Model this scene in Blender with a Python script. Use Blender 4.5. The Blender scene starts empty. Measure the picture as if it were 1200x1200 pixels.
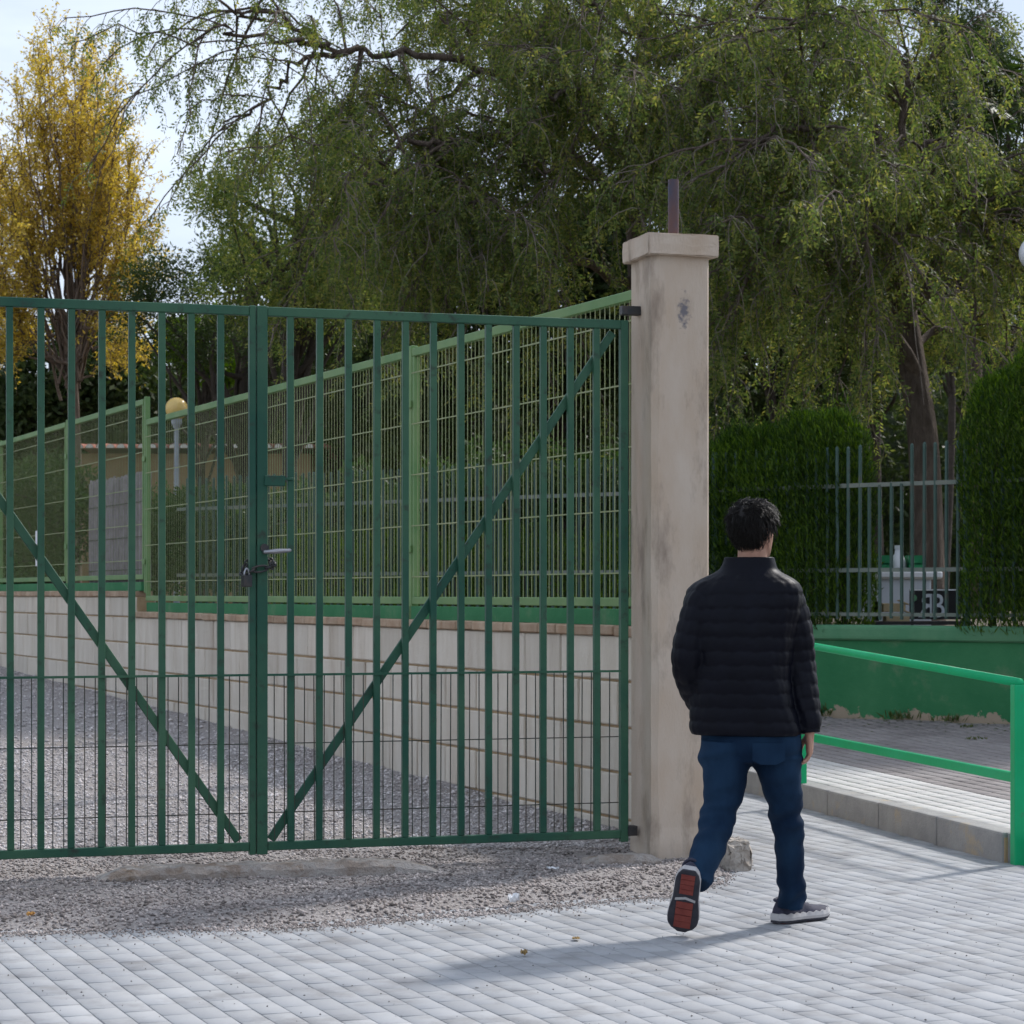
import bpy, bmesh, math, random
import numpy as np
from mathutils import Vector, Matrix

random.seed(7)
rng = np.random.default_rng(11)
R = math.radians
scene = bpy.context.scene
COL = scene.collection

# ------------------------------------------------------------------ camera
F = 2700.0          # focal length in pixels of a 1200 px wide picture
HOR = 695.0         # horizon row
EYE = 1.35
cam_data = bpy.data.cameras.new('camera')
cam = bpy.data.objects.new('camera', cam_data)
COL.objects.link(cam)
cam.location = (0, 0, EYE)
cam.rotation_euler = (R(90), 0, 0)
cam_data.sensor_width = 36.0
cam_data.lens = F / 1200 * 36
cam_data.shift_y = (HOR - 600) / 1200
cam_data.clip_start = 0.1
cam_data.clip_end = 2000
cam_data.dof.use_dof = True
cam_data.dof.focus_distance = 10.2
cam_data.dof.aperture_fstop = 10.0
scene.camera = cam

# ------------------------------------------------------------------ sky, sun, exposure
SUN_AZ, SUN_EL = 45.0, 44.0        # azimuth from +Y towards +X
world = bpy.data.worlds.new('World')
scene.world = world
world.use_nodes = True
wn, wl = world.node_tree.nodes, world.node_tree.links
wn.clear()
wo = wn.new('ShaderNodeOutputWorld')
bg = wn.new('ShaderNodeBackground')
sky = wn.new('ShaderNodeTexSky')
sky.sky_type = 'NISHITA'
sky.sun_disc = False
sky.sun_elevation = R(SUN_EL)
sky.sun_rotation = R(SUN_AZ)
sky.air_density = 1.0
sky.dust_density = 1.6
sky.ozone_density = 1.2
tc = wn.new('ShaderNodeTexCoord')
mp = wn.new('ShaderNodeMapping')
mp.inputs['Scale'].default_value = (2.2, 2.2, 7.5)
cn = wn.new('ShaderNodeTexNoise')
cn.inputs['Scale'].default_value = 1.6
cn.inputs['Detail'].default_value = 7
cn.inputs['Roughness'].default_value = 0.55
cr = wn.new('ShaderNodeValToRGB')
cr.color_ramp.elements[0].position = 0.36
cr.color_ramp.elements[0].color = (0.34, 0.34, 0.34, 1)
cr.color_ramp.elements[1].position = 0.70
cr.color_ramp.elements[1].color = (0.95, 0.95, 0.95, 1)
cmix = wn.new('ShaderNodeMix')
cmix.data_type = 'RGBA'
cmix.inputs[7].default_value = (8.7, 9.7, 11.4, 1)     # thin bright cloud
wl.new(tc.outputs['Generated'], mp.inputs['Vector'])
wl.new(mp.outputs['Vector'], cn.inputs['Vector'])
wl.new(cn.outputs['Fac'], cr.inputs['Fac'])
wl.new(cr.outputs['Color'], cmix.inputs[0])
wl.new(sky.outputs['Color'], cmix.inputs[6])
wl.new(cmix.outputs[2], bg.inputs['Color'])
bg.inputs['Strength'].default_value = 0.097
wl.new(bg.outputs['Background'], wo.inputs['Surface'])

sun_data = bpy.data.lights.new('sun', 'SUN')
sun = bpy.data.objects.new('sun', sun_data)
COL.objects.link(sun)
sun_data.energy = 3.0
sun_data.angle = R(4.5)
sun_data.color = (1.0, 0.965, 0.92)
sdir = Vector((math.sin(R(SUN_AZ)) * math.cos(R(SUN_EL)), math.cos(R(SUN_AZ)) * math.cos(R(SUN_EL)), math.sin(R(SUN_EL))))
sun.rotation_euler = sdir.to_track_quat('Z', 'Y').to_euler()

vs = scene.view_settings
vs.view_transform = 'Standard'
vs.look = 'None'
vs.exposure = 0.25
vs.gamma = 1.0
vs.use_curve_mapping = False
scene.cycles.use_denoising = True
scene.cycles.use_adaptive_sampling = True
scene.cycles.adaptive_threshold = 0.03
scene.cycles.max_bounces = 6
scene.cycles.diffuse_bounces = 2
scene.cycles.glossy_bounces = 2
scene.cycles.transmission_bounces = 4
scene.cycles.transparent_max_bounces = 6
scene.cycles.caustics_reflective = False
scene.cycles.caustics_refractive = False

# ------------------------------------------------------------------ helpers
def P(x, y, d):
    """photo pixel (1200 px frame) at distance d -> world point"""
    return np.array([(x - 600) * d / F, d, EYE - (y - HOR) * d / F])

def tag(o, label=None, cat=None, group=None, kind=None):
    if label: o['label'] = label
    if cat: o['category'] = cat
    if group: o['group'] = group
    if kind: o['kind'] = kind
    return o

def empty(name, loc=(0, 0, 0), rz=0.0):
    o = bpy.data.objects.new(name, None)
    COL.objects.link(o)
    o.location = loc
    o.rotation_euler = (0, 0, rz)
    return o

def link(name, me, m=None, parent=None, smooth=False):
    if m is not None and not me.materials:
        me.materials.append(m)
    o = bpy.data.objects.new(name, me)
    COL.objects.link(o)
    if parent is not None:
        o.parent = parent
    if smooth:
        me.polygons.foreach_set('use_smooth', np.ones(len(me.polygons), bool))
    return o

def mesh_np(name, verts, faces):
    """verts (N,3); faces: (M,k) int array or a list of such arrays"""
    me = bpy.data.meshes.new(name)
    if not isinstance(faces, list):
        faces = [faces]
    faces = [np.asarray(f) for f in faces if len(f)]
    verts = np.asarray(verts, float)
    me.vertices.add(len(verts))
    me.vertices.foreach_set('co', verts.astype(np.float32).ravel())
    nl = sum(f.size for f in faces)
    npoly = sum(len(f) for f in faces)
    me.loops.add(nl)
    me.loops.foreach_set('vertex_index', np.concatenate([f.ravel() for f in faces]).astype(np.int32))
    me.polygons.add(npoly)
    tot = np.concatenate([np.full(len(f), f.shape[1]) for f in faces])
    start = np.concatenate([[0], np.cumsum(tot)[:-1]])
    me.polygons.foreach_set('loop_start', start.astype(np.int32))
    me.polygons.foreach_set('loop_total', tot.astype(np.int32))
    me.update(calc_edges=True)
    me.validate()
    return me

class MB:
    """collects boxes, bars, tubes and lofts into ONE mesh"""
    def __init__(s):
        s.v, s.f = [], []
    def add(s, verts, faces):
        b = len(s.v)
        s.v += [tuple(map(float, v)) for v in verts]
        s.f += [tuple(int(i) + b for i in f) for f in faces]
    def box(s, c, size, M=None):
        hx, hy, hz = size[0] / 2, size[1] / 2, size[2] / 2
        vs_ = [Vector((x * hx, y * hy, z * hz)) for x in (-1, 1) for y in (-1, 1) for z in (-1, 1)]
        if M is not None:
            vs_ = [M @ v for v in vs_]
        s.add([v + Vector(c) for v in vs_], [(0, 1, 3, 2), (4, 6, 7, 5), (0, 4, 5, 1), (2, 3, 7, 6), (0, 2, 6, 4), (1, 5, 7, 3)])
    def bar(s, a, b, w, t, up=(0, 0, 1)):
        """square bar a->b; w across (perp. to up), t along up"""
        a, b = Vector(a), Vector(b)
        d = (b - a).normalized()
        u = Vector(up)
        if abs(d.dot(u)) > 0.98:
            u = Vector((0, 1, 0))
        x = d.cross(u).normalized()
        u = x.cross(d).normalized()
        vs_ = []
        for p in (a, b):
            for i, j in ((-1, -1), (1, -1), (1, 1), (-1, 1)):
                vs_.append(p + x * (w / 2 * i) + u * (t / 2 * j))
        s.add(vs_, [(0, 1, 2, 3), (7, 6, 5, 4), (0, 4, 5, 1), (1, 5, 6, 2), (2, 6, 7, 3), (3, 7, 4, 0)])
    def tube(s, pts, rad, n=8):
        v, f = tube_arrays([(np.asarray(pts, float), np.broadcast_to(np.asarray(rad, float), (len(pts),)))], n)
        s.add(v, f)
        b = len(s.v) - len(v)
        s.f.append(tuple(b + i for i in range(n))[::-1])
        s.f.append(tuple(b + len(v) - n + i for i in range(n)))
    def loft(s, rings):
        n = len(rings[0])
        vs_ = [p for r in rings for p in r]
        fs = []
        for k in range(len(rings) - 1):
            for i in range(n):
                j = (i + 1) % n
                fs.append((k * n + i, k * n + j, (k + 1) * n + j, (k + 1) * n + i))
        fs.append(tuple(range(n))[::-1])
        fs.append(tuple((len(rings) - 1) * n + i for i in range(n)))
        s.add(vs_, fs)
    def mesh(s, name):
        me = bpy.data.meshes.new(name)
        me.from_pydata(s.v, [], s.f)
        me.update()
        return me
    def build(s, name, m, parent=None, smooth=False, bevel=0.0, segs=1):
        me = s.mesh(name)
        if bevel or smooth:
            bm = bmesh.new()
            bm.from_mesh(me)
            bmesh.ops.recalc_face_normals(bm, faces=bm.faces)
            if bevel:
                bmesh.ops.bevel(bm, geom=[e for e in bm.edges if e.calc_face_angle(0) > 0.5], offset=bevel, segments=segs, affect='EDGES', profile=0.6)
            bm.to_mesh(me)
            bm.free()
        return link(name, me, m, parent, smooth)

def tube_arrays(paths, n=5):
    """paths: list of (pts (k,3), radii (k,)) -> verts, quads"""
    V, Q = [], []
    base = 0
    ang = np.arange(n) * 2 * np.pi / n
    ca, sa = np.cos(ang), np.sin(ang)
    for pts, rad in paths:
        k = len(pts)
        t = np.gradient(pts, axis=0)
        t /= np.linalg.norm(t, axis=1)[:, None] + 1e-9
        ref = np.array([0.0, 0.0, 1.0]) if abs(t[:, 2]).mean() < 0.8 else np.array([0.0, 1.0, 0.0])
        x = np.cross(t, ref)
        x /= np.linalg.norm(x, axis=1)[:, None] + 1e-9
        y = np.cross(t, x)
        ring = pts[:, None, :] + rad[:, None, None] * (x[:, None, :] * ca[None, :, None] + y[:, None, :] * sa[None, :, None])
        V.append(ring.reshape(-1, 3))
        i = np.arange(k - 1)[:, None] * n + np.arange(n)[None, :]
        j = np.arange(k - 1)[:, None] * n + (np.arange(n)[None, :] + 1) % n
        Q.append((np.stack([i, j, j + n, i + n], -1) + base).reshape(-1, 4))
        base += k * n
    return np.concatenate(V), np.concatenate(Q)

def unit(v):
    return v / (np.linalg.norm(v, axis=-1, keepdims=True) + 1e-9)

def leaf_arrays(pos, d, nrm, L, W):
    """diamond leaves: base pos, direction d, plane normal nrm"""
    side = unit(np.cross(d, nrm))
    L = np.broadcast_to(L, (len(pos),))[:, None]
    W = np.broadcast_to(W, (len(pos),))[:, None]
    mid = pos + d * L * 0.45
    v = np.stack([pos, mid + side * W / 2, pos + d * L, mid - side * W / 2], 1).reshape(-1, 3)
    q = np.arange(len(pos) * 4).reshape(-1, 4)
    return v, q

def catmull(pts, n):
    pts = np.asarray(pts, float)
    p = np.vstack([2 * pts[0] - pts[1], pts, 2 * pts[-1] - pts[-2]])
    out = []
    for i in range(len(pts) - 1):
        t = np.linspace(0, 1, n, endpoint=False)[:, None]
        a, b, c, e = p[i], p[i + 1], p[i + 2], p[i + 3]
        out.append(0.5 * (2 * b + (c - a) * t + (2 * a - 5 * b + 4 * c - e) * t ** 2 + (3 * b - a - 3 * c + e) * t ** 3))
    out.append(pts[-1][None])
    return np.vstack(out)

def vnoise(x, y, s=0):
    """cheap smooth value noise on arrays"""
    def h(i, j):
        n = np.sin(i * 127.1 + j * 311.7 + s * 74.7) * 43758.5453
        return n - np.floor(n)
    xi, yi = np.floor(x), np.floor(y)
    fx, fy = x - xi, y - yi
    fx = fx * fx * (3 - 2 * fx)
    fy = fy * fy * (3 - 2 * fy)
    return (h(xi, yi) * (1 - fx) + h(xi + 1, yi) * fx) * (1 - fy) + (h(xi, yi + 1) * (1 - fx) + h(xi + 1, yi + 1) * fx) * fy

# ------------------------------------------------------------------ materials
def mat(name, c1, c2=None, scale=6.0, rough=0.6, bump=0.0, bscale=60.0, detail=6, spec=0.4, ramp=(0.35, 0.65), stain=None, sscale=3.0,
        sramp=(0.55, 0.7), rand=0.0, stretch=(1, 1, 1), metal=0.0, world=True, rvar=0.0, bdist=0.01, leaf=0.0):
    m = bpy.data.materials.new(name)
    m.use_nodes = True
    n, l = m.node_tree.nodes, m.node_tree.links
    b = n['Principled BSDF']
    b.inputs['Roughness'].default_value = rough
    b.inputs['Specular IOR Level'].default_value = spec
    b.inputs['Metallic'].default_value = metal
    if world:
        g = n.new('ShaderNodeNewGeometry')
        vec = g.outputs['Position']
    else:
        g = n.new('ShaderNodeTexCoord')
        vec = g.outputs['Object']
    mpn = n.new('ShaderNodeMapping')
    mpn.inputs['Scale'].default_value = stretch
    l.new(vec, mpn.inputs['Vector'])
    vec = mpn.outputs['Vector']
    def noise(sc, det=detail, ro=0.6):
        t = n.new('ShaderNodeTexNoise')
        t.inputs['Scale'].default_value = sc
        t.inputs['Detail'].default_value = det
        t.inputs['Roughness'].default_value = ro
        l.new(vec, t.inputs['Vector'])
        return t.outputs['Fac']
    def ramped(src, a, c):
        r = n.new('ShaderNodeMapRange')
        r.inputs[1].default_value, r.inputs[2].default_value = a, c
        l.new(src, r.inputs[0])
        return r.outputs[0]
    def mixc(fac, A, B, blend='MIX'):
        x = n.new('ShaderNodeMix')
        x.data_type = 'RGBA'
        x.blend_type = blend
        if isinstance(fac, float): x.inputs[0].default_value = fac
        else: l.new(fac, x.inputs[0])
        for i, v in ((6, A), (7, B)):
            if isinstance(v, tuple): x.inputs[i].default_value = (*v, 1)
            else: l.new(v, x.inputs[i])
        return x.outputs[2]
    colr = c1
    if c2 is not None:
        colr = mixc(ramped(noise(scale), *ramp), c1, c2)
    if stain is not None:
        colr = mixc(ramped(noise(sscale, 8, 0.65), *sramp), colr, stain)
    if rand:
        gg = n.new('ShaderNodeNewGeometry')
        oi = n.new('ShaderNodeObjectInfo')
        ad = n.new('ShaderNodeMath'); ad.operation = 'ADD'
        l.new(gg.outputs['Random Per Island'], ad.inputs[0]); l.new(oi.outputs['Random'], ad.inputs[1])
        fr = n.new('ShaderNodeMath'); fr.operation = 'FRACT'
        l.new(ad.outputs[0], fr.inputs[0])
        hs = n.new('ShaderNodeMapRange')
        hs.inputs[3].default_value, hs.inputs[4].default_value = 1 - rand, 1 + rand
        l.new(fr.outputs[0], hs.inputs[0])
        hv = n.new('ShaderNodeHueSaturation')
        l.new(hs.outputs[0], hv.inputs['Value'])
        if isinstance(colr, tuple): hv.inputs['Color'].default_value = (*colr, 1)
        else: l.new(colr, hv.inputs['Color'])
        colr = hv.outputs['Color']
    if isinstance(colr, tuple): b.inputs['Base Color'].default_value = (*colr, 1)
    else: l.new(colr, b.inputs['Base Color'])
    if rvar:
        rr = n.new('ShaderNodeMapRange')
        rr.inputs[3].default_value, rr.inputs[4].default_value = rough - rvar, rough + rvar
        l.new(noise(scale * 3), rr.inputs[0])
        l.new(rr.outputs[0], b.inputs['Roughness'])
    if bump:
        bp = n.new('ShaderNodeBump')
        bp.inputs['Strength'].default_value = bump
        bp.inputs['Distance'].default_value = bdist
        l.new(noise(bscale, 5), bp.inputs['Height'])
        l.new(bp.outputs['Normal'], b.inputs['Normal'])
    return m

def leaf_mat(name, cols, trans=0.45, rough=0.5, spec=0.25):
    """each leaf takes its own colour from the ramp; light passes through it"""
    m = bpy.data.materials.new(name)
    m.use_nodes = True
    n, l = m.node_tree.nodes, m.node_tree.links
    b = n['Principled BSDF']
    out = n['Material Output']
    g = n.new('ShaderNodeNewGeometry')
    r = n.new('ShaderNodeValToRGB')
    els = r.color_ramp.elements
    while len(els) < len(cols):
        els.new(0.5)
    for e, (p, c) in zip(els, cols):
        e.position = p
        e.color = (*c, 1)
    ns = n.new('ShaderNodeTexNoise')
    ns.inputs['Scale'].default_value = 1.1
    ns.inputs['Detail'].default_value = 3
    l.new(g.outputs['Position'], ns.inputs['Vector'])
    mx = n.new('ShaderNodeMix')
    mx.inputs[0].default_value = 0.45
    l.new(g.outputs['Random Per Island'], mx.inputs[2])
    l.new(ns.outputs['Fac'], mx.inputs[3])
    l.new(mx.outputs[0], r.inputs['Fac'])
    l.new(r.outputs['Color'], b.inputs['Base Color'])
    b.inputs['Roughness'].default_value = rough
    b.inputs['Specular IOR Level'].default_value = spec
    t = n.new('ShaderNodeBsdfTranslucent')
    hv = n.new('ShaderNodeHueSaturation')
    hv.inputs['Saturation'].default_value = 1.15
    hv.inputs['Value'].default_value = 1.25
    l.new(r.outputs['Color'], hv.inputs['Color'])
    l.new(hv.outputs['Color'], t.inputs['Color'])
    ms = n.new('ShaderNodeMixShader')
    ms.inputs[0].default_value = trans
    l.new(b.outputs[0], ms.inputs[1])
    l.new(t.outputs[0], ms.inputs[2])
    l.new(ms.outputs[0], out.inputs['Surface'])
    return m

M = {}
M['gate'] = mat('gate_green_paint', (0.011, 0.072, 0.046), (0.050, 0.130, 0.070), 1.3, 0.5, 0.14, 90, stain=(0.026, 0.040, 0.028), sscale=15.0, sramp=(0.56, 0.72), spec=0.32, rvar=0.12)
M['wire'] = mat('gate_wire', (0.035, 0.055, 0.045), (0.07, 0.05, 0.035), 14, 0.6)
M['fence'] = mat('fence_green_paint', (0.120, 0.235, 0.085), (0.185, 0.285, 0.115), 3.0, 0.55, 0.08, 80, spec=0.25, stain=(0.12, 0.10, 0.06), sscale=7, sramp=(0.64, 0.74))
M['fwire'] = mat('fence_wire_paint', (0.20, 0.25, 0.10), (0.29, 0.31, 0.15), 4.0, 0.5)
M['paver'] = mat('paver_concrete', (0.305, 0.312, 0.328), (0.382, 0.386, 0.396), 1.3, 0.85, 0.35, 260, stain=(0.205, 0.20, 0.20), sscale=3.4, sramp=(0.50, 0.74), rand=0.09, bdist=0.003)
M['paver2'] = mat('paver_upper', (0.225, 0.20, 0.195), (0.30, 0.272, 0.262), 1.5, 0.88, 0.35, 200, stain=(0.17, 0.15, 0.145), sscale=1.2, sramp=(0.5, 0.75), rand=0.07, bdist=0.003)
M['paver3'] = mat('paver_pale_strip', (0.48, 0.465, 0.45), (0.56, 0.54, 0.52), 1.5, 0.88, 0.35, 200, stain=(0.36, 0.33, 0.30), sscale=1.6, sramp=(0.55, 0.8), rand=0.05, bdist=0.003)
M['joint'] = mat('joint_sand', (0.085, 0.08, 0.076), (0.14, 0.13, 0.12), 30, 0.95, 0.4, 150)
M['gravelbed'] = mat('gravel_bed', (0.22, 0.195, 0.185), (0.47, 0.43, 0.415), 55, 0.95, 0.9, 75, ramp=(0.3, 0.7), stain=(0.24, 0.21, 0.18), sscale=1.1, sramp=(0.5, 0.8), bdist=0.02)
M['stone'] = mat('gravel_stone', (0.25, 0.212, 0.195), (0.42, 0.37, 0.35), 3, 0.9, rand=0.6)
M['stone_yard'] = mat('yard_gravel_stone', (0.44, 0.40, 0.39), (0.60, 0.555, 0.545), 3, 0.9, rand=0.4)
M['concrete'] = mat('pillar_concrete', (0.50, 0.39, 0.295), (0.58, 0.49, 0.405), 2.6, 0.9, 0.5, 70, stain=(0.29, 0.225, 0.175), sscale=3.0, sramp=(0.53, 0.70), stretch=(1.6, 1.6, 0.55), bdist=0.006)
M['footing'] = mat('footing_concrete', (0.36, 0.31, 0.26), (0.45, 0.41, 0.37), 5, 0.95, 0.7, 40, stain=(0.30, 0.24, 0.19), sscale=4)
M['strip'] = mat('old_concrete_strip', (0.32, 0.26, 0.215), (0.50, 0.46, 0.43), 9, 0.95, 1.0, 60, stain=(0.24, 0.17, 0.12), sscale=7, sramp=(0.54, 0.68), bdist=0.02)
M['block'] = mat('split_block', (0.62, 0.54, 0.445), (0.72, 0.65, 0.56), 4, 0.95, 0.8, 45, stretch=(2.5, 2.5, 0.5), stain=(0.48, 0.39, 0.30), sscale=2, sramp=(0.52, 0.75), rand=0.09, bdist=0.012)
M['mortar'] = mat('mortar', (0.38, 0.255, 0.145), (0.46, 0.33, 0.20), 12, 0.95, 0.5, 60)
M['capbrick'] = mat('cap_brick', (0.36, 0.235, 0.15), (0.47, 0.35, 0.25), 8, 0.92, 0.6, 60, rand=0.14)
M['kerb'] = mat('kerb_stone', (0.27, 0.265, 0.26), (0.36, 0.35, 0.335), 5, 0.9, 0.5, 60, stain=(0.42, 0.34, 0.24), sscale=4.5, sramp=(0.56, 0.68))
M['greenwall'] = mat('green_wall_paint', (0.030, 0.170, 0.068), (0.055, 0.215, 0.092), 1.8, 0.8, 0.5, 18, stain=(0.13, 0.22, 0.12), sscale=3.6, sramp=(0.56, 0.75), spec=0.25)
M['greencap'] = mat('green_wall_coping', (0.085, 0.24, 0.125), (0.12, 0.275, 0.15), 3, 0.8, 0.4, 25, stain=(0.30, 0.30, 0.20), sscale=5, sramp=(0.66, 0.8), spec=0.25)
M['plaster'] = mat('bare_plaster', (0.36, 0.29, 0.22), (0.45, 0.37, 0.29), 10, 0.95, 0.8, 30)
M['rail'] = mat('handrail_paint', (0.0, 0.36, 0.13), (0.004, 0.41, 0.165), 3, 0.4, 0.10, 40, stain=(0.05, 0.24, 0.12), sscale=14, sramp=(0.60, 0.72), spec=0.3)
M['palisade'] = mat('palisade_paint', (0.036, 0.080, 0.066), (0.058, 0.102, 0.084), 4, 0.5, stain=(0.095, 0.085, 0.07), sscale=5, sramp=(0.58, 0.7))
M['palisade_rail'] = mat('palisade_rail_paint', (0.13, 0.165, 0.14), (0.19, 0.20, 0.17), 4, 0.6)
M['rust'] = mat('rusty_pipe', (0.060, 0.062, 0.095), (0.15, 0.070, 0.05), 7, 0.55, 0.3, 90, metal=0.3, stretch=(1, 1, 0.5))
M['darkmetal'] = mat('dark_metal', (0.035, 0.04, 0.045), (0.07, 0.06, 0.055), 20, 0.5, metal=0.4)
M['steel'] = mat('worn_steel', (0.42, 0.43, 0.47), (0.28, 0.27, 0.28), 25, 0.35, metal=0.85)
M['bark'] = mat('bark', (0.085, 0.062, 0.048), (0.165, 0.125, 0.10), 7, 0.95, 1.0, 22, stretch=(2, 2, 0.5), bdist=0.05)
M['bark_dark'] = mat('bark_dark', (0.045, 0.036, 0.030), (0.085, 0.068, 0.056), 7, 0.95, 0.8, 22, bdist=0.04)
M['twig'] = mat('pale_twig', (0.12, 0.095, 0.075), (0.24, 0.20, 0.17), 9, 0.9)
M['goldtwig'] = mat('brown_twig', (0.12, 0.085, 0.065), (0.20, 0.15, 0.12), 9, 0.9)
M['soil'] = mat('garden_soil', (0.085, 0.075, 0.05), (0.16, 0.13, 0.09), 1.2, 0.98, 0.7, 14, stain=(0.07, 0.10, 0.035), sscale=1.4)
M['bank'] = mat('overgrown_bank', (0.022, 0.034, 0.012), (0.055, 0.070, 0.026), 3.0, 0.98, 1.0, 9, bdist=0.15)
M['earth'] = mat('open_ground', (0.22, 0.20, 0.165), (0.30, 0.27, 0.23), 0.5, 0.97, 0.6, 12)
M['pepper'] = leaf_mat('pepper_leaf', [(0.0, (0.036, 0.064, 0.022)), (0.36, (0.100, 0.145, 0.042)), (0.64, (0.205, 0.235, 0.066)), (0.9, (0.36, 0.31, 0.095)), (1.0, (0.34, 0.20, 0.08))], 0.56)
M['evergreen'] = leaf_mat('evergreen_leaf', [(0.0, (0.026, 0.045, 0.014)), (0.6, (0.052, 0.078, 0.024)), (1.0, (0.105, 0.120, 0.038))], 0.35)
M['limeleaf'] = leaf_mat('lime_leaf', [(0.0, (0.06, 0.12, 0.015)), (0.6, (0.11, 0.20, 0.022)), (1.0, (0.20, 0.27, 0.03))], 0.5)
M['gold'] = leaf_mat('golden_leaf', [(0.0, (0.20, 0.21, 0.050)), (0.32, (0.46, 0.37, 0.085)), (0.6, (0.66, 0.49, 0.12)), (1.0, (0.74, 0.61, 0.22))], 0.58)
M['cypress'] = leaf_mat('cypress_spray', [(0.0, (0.010, 0.024, 0.007)), (0.45, (0.038, 0.080, 0.014)), (0.80, (0.13, 0.21, 0.026)), (1.0, (0.17, 0.15, 0.05))], 0.5)
M['shrub'] = leaf_mat('shrub_leaf', [(0.0, (0.03, 0.06, 0.018)), (0.6, (0.06, 0.11, 0.03)), (1.0, (0.11, 0.16, 0.04))], 0.35)
M['palm'] = leaf_mat('palm_leaf', [(0.0, (0.020, 0.042, 0.012)), (0.6, (0.04, 0.075, 0.016)), (1.0, (0.10, 0.12, 0.025))], 0.25)
M['weed'] = leaf_mat('weed_leaf', [(0.0, (0.05, 0.08, 0.02)), (0.6, (0.10, 0.13, 0.04)), (1.0, (0.28, 0.23, 0.11))], 0.35)

# ================================================================== THE SETTING
def sm(x):
    x = np.clip(x, 0, 1)
    return x * x * (3 - 2 * x)

W0 = np.array([0.63, 12.7]); WD = np.array([-0.4037, 0.9149])      # block wall line
G0 = np.array([4.04, 18.5]); GD = np.array([-0.7615, 0.6482])      # green wall line
K0 = np.array([2.455, 11.53]); K1 = np.array([1.15, 17.7])          # kerb line
KD = (K1 - K0) / np.linalg.norm(K1 - K0)

def grav_edge(X):
    return np.interp(X, [-6, -2.02, -1.3, -0.69, 0.07, 0.45, 0.72, 0.99, 1.13], [8.8, 9.11, 9.22, 9.33, 9.82, 10.06, 10.25, 10.75, 11.5])

def grav_z(X, d):
    e = d - grav_edge(X) + 0.16 * (vnoise(X * 3.1, d * 3.1, 3) - 0.5) + 0.07 * (vnoise(X * 11, d * 11, 5) - 0.5)
    z = -0.022 + 0.052 * sm(e / 0.35) + 0.022 * (vnoise(X * 2.3, d * 2.3, 1) - 0.5) * sm(e / 0.5)
    z += 0.010 * (vnoise(X * 9, d * 9, 2) - 0.5) * sm(e / 0.3)
    return z + np.clip(d - 11.2, 0, 30) * 0.0255

def kerb_side(X, d):           # >0 on the raised (right) side, metres from the kerb face
    return (X - K0[0]) * KD[1] - (d - K0[1]) * KD[0]

def wall_side(X, d):           # metres in front of the green wall
    return -((X - G0[0]) * GD[1] - (d - G0[1]) * GD[0])

def raised_z(X, d):
    a, b_ = np.clip(kerb_side(X, d), 0, None), np.clip(wall_side(X, d), 0, None)
    return 0.145 + 0.155 * a / (a + b_ + 1e-6)

# open ground to the horizon
g = MB(); g.add([(-400, -40, -0.09), (400, -40, -0.09), (400, 900, -0.09), (-400, 900, -0.09)], [(0, 1, 2, 3)])
tag(g.build('ground', M['earth']), kind='structure')

# pavement: sand bed with every paver on it
pav = MB(); pav.add([(-9, 3, -0.012), (9, 3, -0.012), (9, 20, -0.012), (-9, 20, -0.012)], [(0, 1, 2, 3)])
pavement = tag(pav.build('pavement', M['joint']), kind='structure')

def paver_unit(wx, wy, h, c=0.0035):
    """bevelled paver: top at z=0"""
    v = []
    for z, k in ((-h, 0.0), (-c, 0.0), (0.0, c)):
        for sx, sy in ((-1, -1), (1, -1), (1, 1), (-1, 1)):
            v.append((sx * (wx / 2 - k), sy * (wy / 2 - k), z))
    f = [(8, 9, 10, 11)]
    for r_ in (0, 1):
        for i in range(4):
            j = (i + 1) % 4
            f.append((r_ * 4 + i, r_ * 4 + j, r_ * 4 + 4 + j, r_ * 4 + 4 + i))
    return np.array(v), np.array(f)

PA = R(22.0)
pu = np.array([-math.sin(PA), math.cos(PA)]); pv = np.array([math.cos(PA), math.sin(PA)])
cells = []
for i in range(-70, 90):
    for j in range(-30, 60):
        c = np.array([0.0, 9.0]) + pv * (i * 0.1) + pu * ((j + 0.5 * (i % 2)) * 0.2)
        X, d = c
        if d < 6.3 or d > 18 or abs(X) > 0.2222 * d + 0.35:
            continue
        if X < 1.13 and d > grav_edge(X) + 0.35:
            continue
        if X >= 1.13 and (d > 11.5 and X < 0.63 - 0.4412 * (d - 12.7)):
            continue
        if kerb_side(X, d) > 0.03:
            continue
        cells.append((X, d))
cells = np.array(cells)
puv, puf = paver_unit(0.0965, 0.1915, 0.05, 0.0018)
pm = mesh_np('paver', puv, puf); pm.materials.append(M['paver'])
order = np.argsort(cells[:, 1] + 0.0 * cells[:, 0])
vis = [k for k in order if abs(cells[k, 0]) < 0.2222 * cells[k, 1] - 0.02 and cells[k, 1] > 7.25]
near = set(vis[:300])
for k in vis[:300]:
    o = link('paver', pm, None, pavement)
    o.location = (cells[k, 0], cells[k, 1], random.gauss(0, 0.0004))
    o.rotation_euler = (random.gauss(0, 0.0012), random.gauss(0, 0.0012), PA + random.gauss(0, 0.005))
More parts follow.
